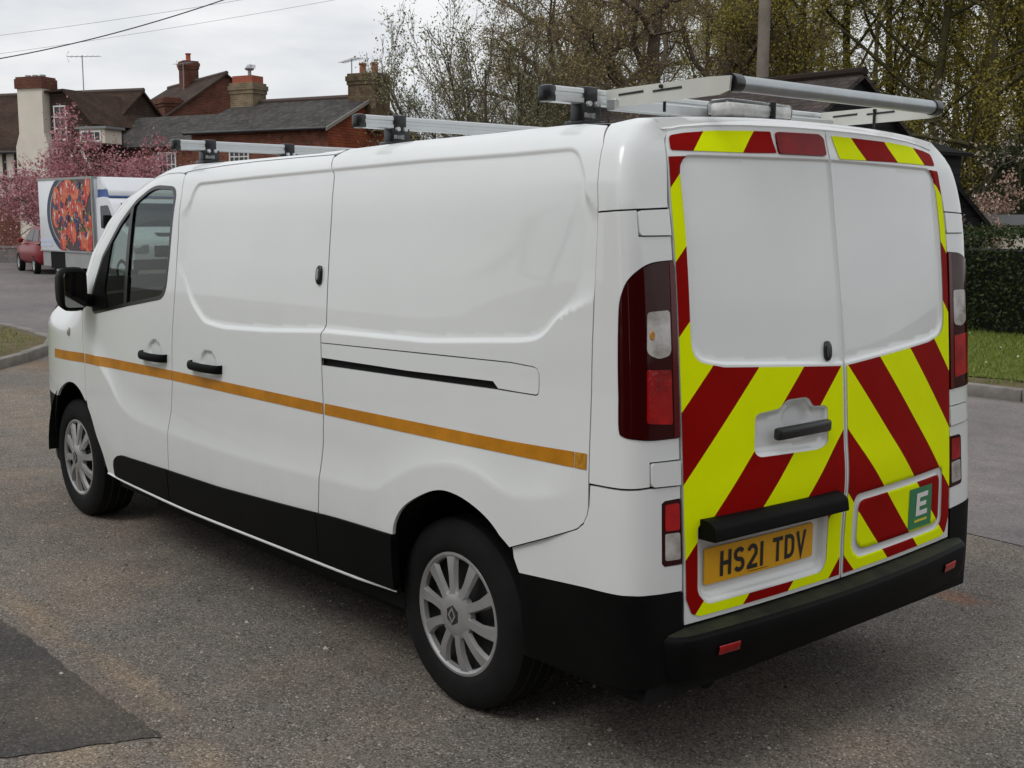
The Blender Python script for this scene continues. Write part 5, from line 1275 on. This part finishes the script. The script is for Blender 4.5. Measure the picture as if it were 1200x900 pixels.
for sg in (-1, 1):
    b = MB(); b.box((5.16,sg*.66,.80), (5.43,sg*1.065,1.06), bev=.05); b.build('headlamp', HLT, cab, smooth=50)
    b = MB(); b.box((4.30,sg*1.12,1.40), (4.42,sg*1.32,1.75), bev=.03); b.build('wing_mirror', BLKP, cab, smooth=40)
    small_wheel(lor, 1.07, sg*.97, .34, .26, sg); small_wheel(lor, 4.72, sg*.95, .34, .24, sg)
# --- red hatchback beyond the lorry
hd = -RH*.54+FH*.84; hd /= np.linalg.norm(hd); ld = np.array([-hd[1], hd[0], 0.])
wp = ground(40, 34.8); car = empty('red_hatchback', wp-ld*.72, math.atan2(hd[1], hd[0]), 'red hatchback parked half hidden behind the delivery lorry', 'car')
CRED = mat('car_red', (.20,.012,.016), .4, spec=.25, coat=.1, var=.05, vscale=3)
sec = [(-.80,.40,.72,.30),(-.78,.60,.90,.74),(-.55,.62,1.05,.80),(-.10,.63,1.08,.82),(2.35,.62,1.02,.82),(2.9,.60,.92,.80),(3.15,.50,.80,.66)]
V = []
for x, zl, zt, hw in [(-.80,.32,.80,.66),(-.70,.26,.95,.76),(-.2,.24,1.0,.82),(.8,.24,.98,.84),(1.9,.24,.95,.83),(2.75,.25,.86,.78),(3.12,.30,.68,.66)]:
    for k in range(12):
        a = 2*PI*k/12+PI/12; cx_, sx_ = math.cos(a), math.sin(a); e = .45
        V.append((x, hw*math.copysign(abs(cx_)**e, cx_), (zl+zt)/2+(zt-zl)/2*math.copysign(abs(sx_)**e, sx_)))
n = 7; F = [[i*12+k, i*12+(k+1) % 12, (i+1)*12+(k+1) % 12, (i+1)*12+k] for i in range(n-1) for k in range(12)]+[list(range(12)), [(n-1)*12+k for k in range(12)]]
b = MB(); b.add(V, F); cb_ = b.build('body', CRED, car, smooth=50)
V = []
for x, z, hw in [(-.72,.93,.74),(-.42,1.36,.62),(.35,1.44,.62),(1.0,1.40,.62),(1.75,.93,.74)]:
    V += [(x,hw,z),(x,-hw,z)]
V += [(-.72,.76,.90),(-.72,-.76,.90),(1.75,.76,.90),(1.75,-.76,.90)]
b = MB(); b.add(V, [(0,1,3,2),(2,3,5,4),(4,5,7,6),(6,7,9,8),(10,0,2,4,6,8,12),(11,1,3,5,7,9,13)]); gh = b.build('cabin', CRED, car)
b = MB()
for sg in (1, -1):
    def yq(z): return sg*(.745-(z-.93)*.255+.006)
    for P in ([(-.52,.98),(-.32,1.30),(.30,1.36),(.34,.98)], [(.40,.98),(.37,1.36),(.95,1.33),(1.52,.98)]): b.add([(x, yq(z), z) for x, z in P], [(0,1,2,3)])
b.add([(-.70,.66,1.0),(-.70,-.66,1.0),(-.445,-.55,1.33),(-.445,.55,1.33)], [(0,1,2,3)]); b.build('windows', mat('car_glass', (.012,.014,.016), .25, spec=.15), gh, fix=False)
b.V = [(v[0]-.012, v[1], v[2]) if abs(v[1]) < .7 and v[0] < -.4 else v for v in b.V]
for sg in (1, -1):
    small_wheel(car, 0, sg*.72, .30, .19, sg); small_wheel(car, 2.4, sg*.72, .30, .19, sg)
    b = MB(); b.box((-.815,sg*.45,.62), (-.72,sg*.70,.86), bev=.03); b.build('tail_light', LRD, car, smooth=50)
    b = MB(); b.box((1.42,sg*.80,.92), (1.55,sg*.95,1.05), bev=.03); b.build('door_mirror', CRED, car, smooth=50)
# ================================================================== pole and wires
WOODP = mat('pole_wood', (.20,.17,.14), .9, var=.2, vscale=4, bump=.3, bscale=20)
pp = ground(888, 26.0)
pole = empty('telegraph_pole', pp, 0, 'tall weathered wooden telegraph pole behind the roof rack', 'pole')
b = MB(); b.tube([(0,0,-.3),(0,0,4.5),(0,0,9.2)], [.155,.135,.115], 12); b.build('pole_shaft', WOODP, pole, smooth=50)
b = MB(); b.box((-.05,-.12,8.6), (.05,.12,8.9)); b.build('junction_box', BLKT, pole)
CABLE = mat('cable', (.06,.06,.065), .6)
def wire(p0, p1, sag, r, label):
    p0, p1 = np.array(p0), np.array(p1); b = MB(); P = []
    for k in range(41):
        t = k/40; q = p0*(1-t)+p1*t; q[2] -= sag*4*t*(1-t); P.append(q)
    b.tube(P, r, 5); return tag(b.build('overhead_wire', CABLE, None, smooth=80), label, 'wire', 'overhead wires')
wire(at(-260, 92, 22), at(420, -62, 20), .55, .011, 'thick dark overhead cable sagging across the top left sky')
wire(at(-200, 63, 34), at(480, -36, 30), .2, .0045, 'upper of the two thin overhead wires in the left sky')
wire(at(-200, 88, 38), at(560, -32, 32), .2, .0045, 'lower of the two thin overhead wires in the left sky')
# ================================================================== vegetation
BARK = mat('bark', (.125,.100,.076), .95, spec=.1, var=.3, vscale=6, bump=.5, bscale=18)
BARKG = mat('mossy_bark', (.085,.076,.040), .95, spec=.1, var=.3, vscale=5, bump=.5, bscale=18)
L_YG = leafmat('young_leaf', (.17,.155,.025), (.50,.42,.085), .45)
L_BR = leafmat('bud_brown', (.19,.145,.055), (.42,.33,.14), .35)
L_PK = leafmat('cherry_blossom', (.32,.095,.12), (.74,.42,.45), .4)
L_WH = leafmat('pale_blossom', (.30,.26,.18), (.55,.46,.36), .25)
L_MX = leafmat('shrub_leaf', (.11,.12,.045), (.38,.37,.22), .3)
L_HG = leafmat('hedge_leaf', (.014,.026,.007), (.055,.080,.020), .2)
L_EV = leafmat('evergreen_leaf', (.012,.020,.007), (.045,.055,.018), .15)
L_RB = leafmat('russet_leaf', (.28,.16,.11), (.58,.42,.33), .25)
def orth(d):
    a = np.array([0, 0, 1.]) if abs(d[2]) < .9 else np.array([1., 0, 0]); u = np.cross(d, a); u /= np.linalg.norm(u); return u, np.cross(d, u)
def grow_tree(seed, H, r0, levels=4, nch=(7, 6, 6, 5), spread=.9, lens=(.55, .5, .5, .45), trunk_frac=.25, gnarl=.25, up_=.15, rmin=.006, lean=(0, 0), stems=1):
    rg = np.random.default_rng(seed); polys = []; tips = []
    def branch(p, d, L, r, lv):
        n = 7 if lv == 0 else (5 if lv < 3 else 3); P = [p]; R = [r]; q = p.copy(); dd = d.copy(); re = r*(.35 if lv == 0 else .30)
        for i in range(n):
            dd = dd+rg.normal(0, gnarl*(.35 if lv == 0 else 1), 3)*.6; dd[2] += up_*(.6 if lv else .2); dd /= np.linalg.norm(dd)
            q = q+dd*L/n; P.append(q.copy()); R.append(r+(re-r)*(i+1)/n)
        P = np.array(P); R = np.maximum(np.array(R), rmin*.6); polys.append((P, R, lv))
        if lv >= levels-1: tips.append((P, lv)); 
        if lv < levels:
            k = max(2, int(nch[lv]*rg.uniform(.8, 1.25)))
            for j in range(k):
                t0 = trunk_frac if lv == 0 else .18; t = t0+(1-t0)*(j+rg.uniform(.1, .9))/k; i = min(n-1, int(t*n)); f = t*n-i
                pp_ = P[i]*(1-f)+P[i+1]*f; dl_ = (P[i+1]-P[i]); dl_ /= np.linalg.norm(dl_); u_, v_ = orth(dl_); a = rg.uniform(0, 2*PI)+j*2.4
                an = spread*rg.uniform(.65, 1.2); nd = dl_*math.cos(an)+(u_*math.cos(a)+v_*math.sin(a))*math.sin(an)
                rr_ = (R[i]*(1-f)+R[i+1]*f)*rg.uniform(.42, .66); ll = L*lens[lv]*rg.uniform(.7, 1.2)*(1.15-.45*t)
                if rr_ < rmin: rr_ = rmin
                branch(pp_, nd, ll, rr_, lv+1)
    for s_ in range(stems):
        d = np.array([lean[0], lean[1], 1.])+(rg.normal(0, .35, 3)*[1, 1, 0] if stems > 1 else 0); d /= np.linalg.norm(d)
        branch(np.array([rg.normal(0, .15), rg.normal(0, .15), 0]) if stems > 1 else np.zeros(3), d, H, r0, 0)
    return polys, tips, rg
def tubes(polys, sel=None):
    V = []; F = []; base = 0
    for P, R, lv in polys:
        if sel and not sel(lv): continue
        n = 8 if lv == 0 else (5 if lv == 1 else 3); th = np.arange(n)*2*PI/n; c, s = np.cos(th), np.sin(th)
        T = np.gradient(P, axis=0); T /= np.linalg.norm(T, axis=1)[:, None]+1e-9
        a = np.where(np.abs(T[:, 2:3]) < .9, [[0, 0, 1.]], [[1., 0, 0]]); U = np.cross(T, a); U /= np.linalg.norm(U, axis=1)[:, None]+1e-9; Wv = np.cross(T, U)
        Q = P[:, None, :]+R[:, None, None]*(c[None, :, None]*U[:, None, :]+s[None, :, None]*Wv[:, None, :])
        V.append(Q.reshape(-1, 3)); m = len(P)
        for i in range(m-1):
            for k in range(n): k2 = (k+1) % n; F.append((base+i*n+k, base+i*n+k2, base+(i+1)*n+k2, base+(i+1)*n+k))
        base += m*n
    return np.vstack(V), [list(f) for f in F]
def leaves(tips, rg, per, size, scatter=.12, cluster=1, frac=1.0):
    C = []
    for P, lv in tips:
        if rg.random() > frac: continue
        k = rg.poisson(per)
        if k == 0: continue
        t = rg.uniform(.15, 1.05, k)*(len(P)-1); i = np.clip(t.astype(int), 0, len(P)-2); f = (t-i)[:, None]
        C.append(P[i]*(1-f)+P[i+1]*f+rg.normal(0, scatter, (k, 3)))
    C = np.vstack(C); return leafquads(C, rg, size)
def leafquads(C, rg, size, asp=.62):
    n = len(C); a = rg.normal(0, 1, (n, 3)); a /= np.linalg.norm(a, axis=1)[:, None]; b = np.cross(a, rg.normal(0, 1, (n, 3))); b /= np.linalg.norm(b, axis=1)[:, None]+1e-9
    s = size*rg.uniform(.6, 1.35, n)[:, None]; nn = np.cross(a, b)
    V = np.stack([C-a*s, C+b*s*asp+nn*s*.15, C+a*s, C-b*s*asp+nn*s*.15], 1).reshape(-1, 3)
    return V, np.arange(4*n).reshape(n, 4).tolist()
def make_tree(name, seed, H, r0, leafm, per, size, barkm=BARK, frac=1., scatter=.12, **k):
    polys, tips, rg = grow_tree(seed, H, r0, **k)
    root = empty(name, (0, 0, 0))
    V, F = tubes(polys, lambda l: l <= 1); mesh_obj('trunk', V, F, barkm, root, smooth=PI)
    V, F = tubes(polys, lambda l: l > 1); cr_ = mesh_obj('twigs', V, F, barkm, root)
    if per > 0:
        V, F = leaves(tips, rg, per, size, scatter, frac=frac); lo = mesh_obj('crown', V, F, leafm, root); tag(lo, kind='stuff')
    tag(cr_, kind='stuff')
    return root
def place(root, loc, rz, sc, label, cat='tree', group=None, copy=True):
    o = copy_tree(root) if copy else root
    o.location = loc; o.rotation_euler = (0, 0, rz); o.scale = (sc, sc, sc); return tag(o, label, cat, group)

# prototypes
oak = make_tree('oak_tree', 21, 6.6, .38, L_BR, 3.6, .026, BARK, .85, .10, levels=5, nch=(10,7,6,5,4), spread=1.0, lens=(.62,.55,.5,.45,.5), trunk_frac=.20, gnarl=.38, up_=.06, rmin=.0065)
wood1 = make_tree('woodland_tree', 33, 11., .15, L_YG, 6.5, .038, BARKG, .85, .18, levels=5, nch=(15,6,5,4,3), spread=.85, lens=(.36,.5,.5,.5,.5), trunk_frac=.12, gnarl=.26, up_=.16, rmin=.0065)
wood2 = make_tree('woodland_tree', 57, 12., .17, L_YG, 6.5, .038, BARKG, .9, .20, levels=5, nch=(14,6,5,4,3), spread=1.0, lens=(.38,.52,.5,.5,.5), trunk_frac=.10, gnarl=.30, up_=.10, rmin=.0065)
wood3 = make_tree('bare_tree', 71, 11., .14, L_BR, 1.0, .030, BARK, .7, .12, levels=5, nch=(12,6,5,4,3), spread=.85, lens=(.36,.5,.5,.5,.5), trunk_frac=.18, gnarl=.26, up_=.18, rmin=.008)
shrub = make_tree('tall_shrub', 91, 5.2, .07, L_MX, 5, .032, BARK, .75, .10, levels=3, nch=(10,7,6), spread=.6, lens=(.42,.5,.45), trunk_frac=.1, gnarl=.2, up_=.25, rmin=.007, stems=5)
ever = make_tree('evergreen_tree', 15, 7.5, .18, L_EV, 16, .060, BARKG, 1., .20, levels=3, nch=(16,8,6), spread=1.1, lens=(.34,.45,.4), trunk_frac=.06, gnarl=.2, up_=.08, rmin=.008)

def G(px, d): return tuple(ground(px, d))
# the oak with its dark bare limbs, and brown-twigged trees behind it
place(oak, G(775, 31), 1.2, 1.05, 'bare oak with thick crooked dark limbs left of the telegraph pole', copy=False)
place(oak, G(655, 35), 3.6, 1.05, 'bare spreading oak rising above the middle of the van roof')
place(oak, G(870, 39), 5.0, 1.2, 'bare oak directly behind the telegraph pole')
place(oak, G(710, 38), .4, 1.2, 'dense bare oak between the two left ones, set further back')
place(oak, G(820, 36), 2.6, 1.1, 'bare oak standing close left of the telegraph pole')
place(oak, G(610, 40), 4.3, .95, 'rounded bare oak behind the tall shrubs')
place(oak, G(940, 42), 1.0, 1.2, 'bare spreading oak deep right of the telegraph pole')
place(shrub, G(560, 29), .4, 1.05, 'tall pale-leaved shrub at the left end of the trees', cat='shrub', copy=False)
place(shrub, G(622, 31), 2.4, 1.1, 'dense tall shrub beside the pale-leaved one, over the van roof', cat='shrub')
place(shrub, G(655, 27), 4.0, .72, 'low shrub just above the second roof bar', cat='shrub')
place(wood3, G(690, 50), .3, .90, 'thin bare tree far behind the left oaks', copy=False)
# the wood on the right
spec = [(wood1,935,33,1.0,.4,'first yellow-green tree right of the telegraph pole'),(wood2,985,37,1.05,1.9,'yellow-green tree above the barn roof'),(wood1,1040,34,1.0,3.1,'slender yellow-green tree above the right end of the roller'),
        (wood2,1085,30,.95,4.4,'yellow-green tree right above the van corner'),(wood1,1125,33,1.05,5.3,'tall mossy tree right of the van corner'),(wood2,1165,29,.95,.9,'leafy mossy tree near the right edge, in front of the wood'),
        (wood1,1200,31,1.0,2.6,'mossy tree cut by the right edge of the picture'),(wood2,1235,34,1.1,3.9,'leafy tree just beyond the right edge, its boughs reaching in'),(wood3,960,46,1.15,5.8,'bare tree deep in the wood right of the pole'),
        (wood3,1020,48,1.15,.2,'bare tree deep in the wood behind the barn'),(wood3,1070,44,1.1,1.5,'bare tree deep in the wood behind the van corner'),(wood3,1110,50,1.2,2.8,'far bare trunk right of the van corner'),(wood3,1150,43,1.1,4.1,'dark bare tree behind the leafy mossy one'),(wood3,1190,47,1.15,5.2,'far bare tree at the right edge'),
        (wood2,905,50,1.1,2.2,'far yellow-green tree just right of the pole'),(wood1,830,48,1.05,3.3,'far greenish tree left of the pole'),(wood2,740,54,1.0,4.6,'far greenish tree behind the left oaks')]
f1 = f2 = True
for pr, px, d, sc, rz_, lab in spec:
    first = (pr is wood1 and f1) or (pr is wood2 and f2)
    if pr is wood1: f1 = False
    if pr is wood2: f2 = False
    place(pr, G(px, d), rz_, sc, lab, copy=not first)
place(ever, G(1182, 24), .5, .40, 'dark evergreen behind the hedge at the right edge', copy=False)
place(ever, G(1240, 27), 4.0, .55, 'dark evergreen just past the right edge')
# far wood closing the gaps low down
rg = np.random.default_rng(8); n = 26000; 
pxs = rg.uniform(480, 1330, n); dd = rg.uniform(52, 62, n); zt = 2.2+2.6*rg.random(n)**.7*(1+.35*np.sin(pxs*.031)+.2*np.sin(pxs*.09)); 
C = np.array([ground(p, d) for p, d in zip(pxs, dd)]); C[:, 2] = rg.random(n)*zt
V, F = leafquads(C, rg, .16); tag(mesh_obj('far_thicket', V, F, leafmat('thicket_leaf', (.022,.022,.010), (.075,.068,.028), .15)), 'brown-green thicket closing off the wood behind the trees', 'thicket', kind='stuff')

# magenta cherry in front of the houses
cherry = make_tree('cherry_tree', 44, 3.1, .12, L_PK, 17, .050, BARK, .9, .14, levels=3, nch=(11,8,6), spread=1.15, lens=(.85,.55,.5), trunk_frac=.34, gnarl=.22, up_=.06, rmin=.010)
place(cherry, G(118, 39.5), .6, 1.0, 'magenta-flowering cherry tree above the delivery lorry', copy=False)
place(cherry, G(52, 41), 3.2, .85, 'smaller cherry tree against the cream chimney')
place(cherry, G(178, 40.5), 5.0, .85, 'cherry tree in blossom just left of the van roof')
# pale blossom shrub beside the evergreen
blos = make_tree('blossom_shrub', 63, 2.3, .04, L_RB, 10, .034, BARK, 1., .08, levels=3, nch=(7,6,5), spread=.8, lens=(.5,.5,.45), trunk_frac=.15, gnarl=.25, up_=.15, rmin=.006, stems=3)
place(blos, G(1132, 20.6), 1.0, .78, 'pinkish blossom shrub over the hedge beside the van corner', cat='shrub', copy=False)
magn = make_tree('magnolia_shrub', 64, 3.4, .05, L_WH, 4, .040, BARK, .6, .08, levels=3, nch=(6,5,4), spread=.7, lens=(.5,.5,.45), trunk_frac=.2, gnarl=.25, up_=.2, rmin=.006, stems=3)
place(magn, G(1095, 24.5), 2.0, .95, 'sparse cream-flowered shrub behind the roller end', cat='shrub', copy=False)
# clipped hedge on the verge
hx0, hx1, hy0, hy1, hzt = -4.0, 13.0, -14.6, -12.75, 1.56
hr = empty('hedge', ((hx0+hx1)/2, (hy0+hy1)/2, 0), 0, 'dark clipped hedge behind the grass verge at the right', 'hedge')
rg = np.random.default_rng(3); n = 42000
f = rg.random(n); C = np.zeros((n, 3)); hx = (hx1-hx0)/2; hyy = (hy1-hy0)/2
top = f < .30; C[:, 0] = rg.uniform(-hx, hx, n); dep = np.abs(rg.normal(0, .07, n))
C[:, 1] = np.where(top, rg.uniform(-hyy, hyy, n), hyy-dep+.05*np.sin(C[:, 0]*2.1)+.03*np.sin(C[:, 0]*5.3)); C[:, 2] = np.where(top, hzt-dep+.04*np.sin(C[:, 0]*1.7)+.03*np.sin(C[:, 0]*6), rg.uniform(.08, hzt, n))
C += rg.normal(0, .025, (n, 3)); V, F = leafquads(C, rg, .030); tag(mesh_obj('foliage', V, F, L_HG, hr), kind='stuff')
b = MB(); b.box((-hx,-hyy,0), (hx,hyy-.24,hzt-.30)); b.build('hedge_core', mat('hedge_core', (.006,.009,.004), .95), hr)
# ivy-like growth at the foot of the cottage side
place(shrub, G(515, 36), 1.0, .55, 'small pale shrub at the foot of the brick cottage gable', cat='shrub')

# ================================================================== unseen houses and a tree, added out of frame to darken the reflections
nb = gable_house('unseen_house', (10, 19, 0), PI, 9.0, 7.0, 5.0, 7.6, B_DARK, R_TILE2, 'brick house added out of frame for reflections, opposite the side of the van')
for xw in (2.2, 6.8):
    for zw in (1.5, 3.9): window(nb, (xw,0,zw), 1.2, 1.3, (1,0,0), (0,-1,0), 2, 2)
for (x, y, a, lab) in ((-2.5, 20, PI, 'brick house added out of frame for reflections, left of the photographer'), (-15.5, 14, PI+.9, 'brick house added out of frame for reflections, behind the photographer'), (-21, 3, PI+1.5, 'brick house added out of frame for reflections, behind the rear of the van')):
    o = copy_tree(nb); o.location = (x, y, 0); o.rotation_euler = (0, 0, a); tag(o, lab, 'house')
place(wood1, (16, 15, 0), 2.6, .8, 'tree added out of frame for reflections, ahead of the van on the left')
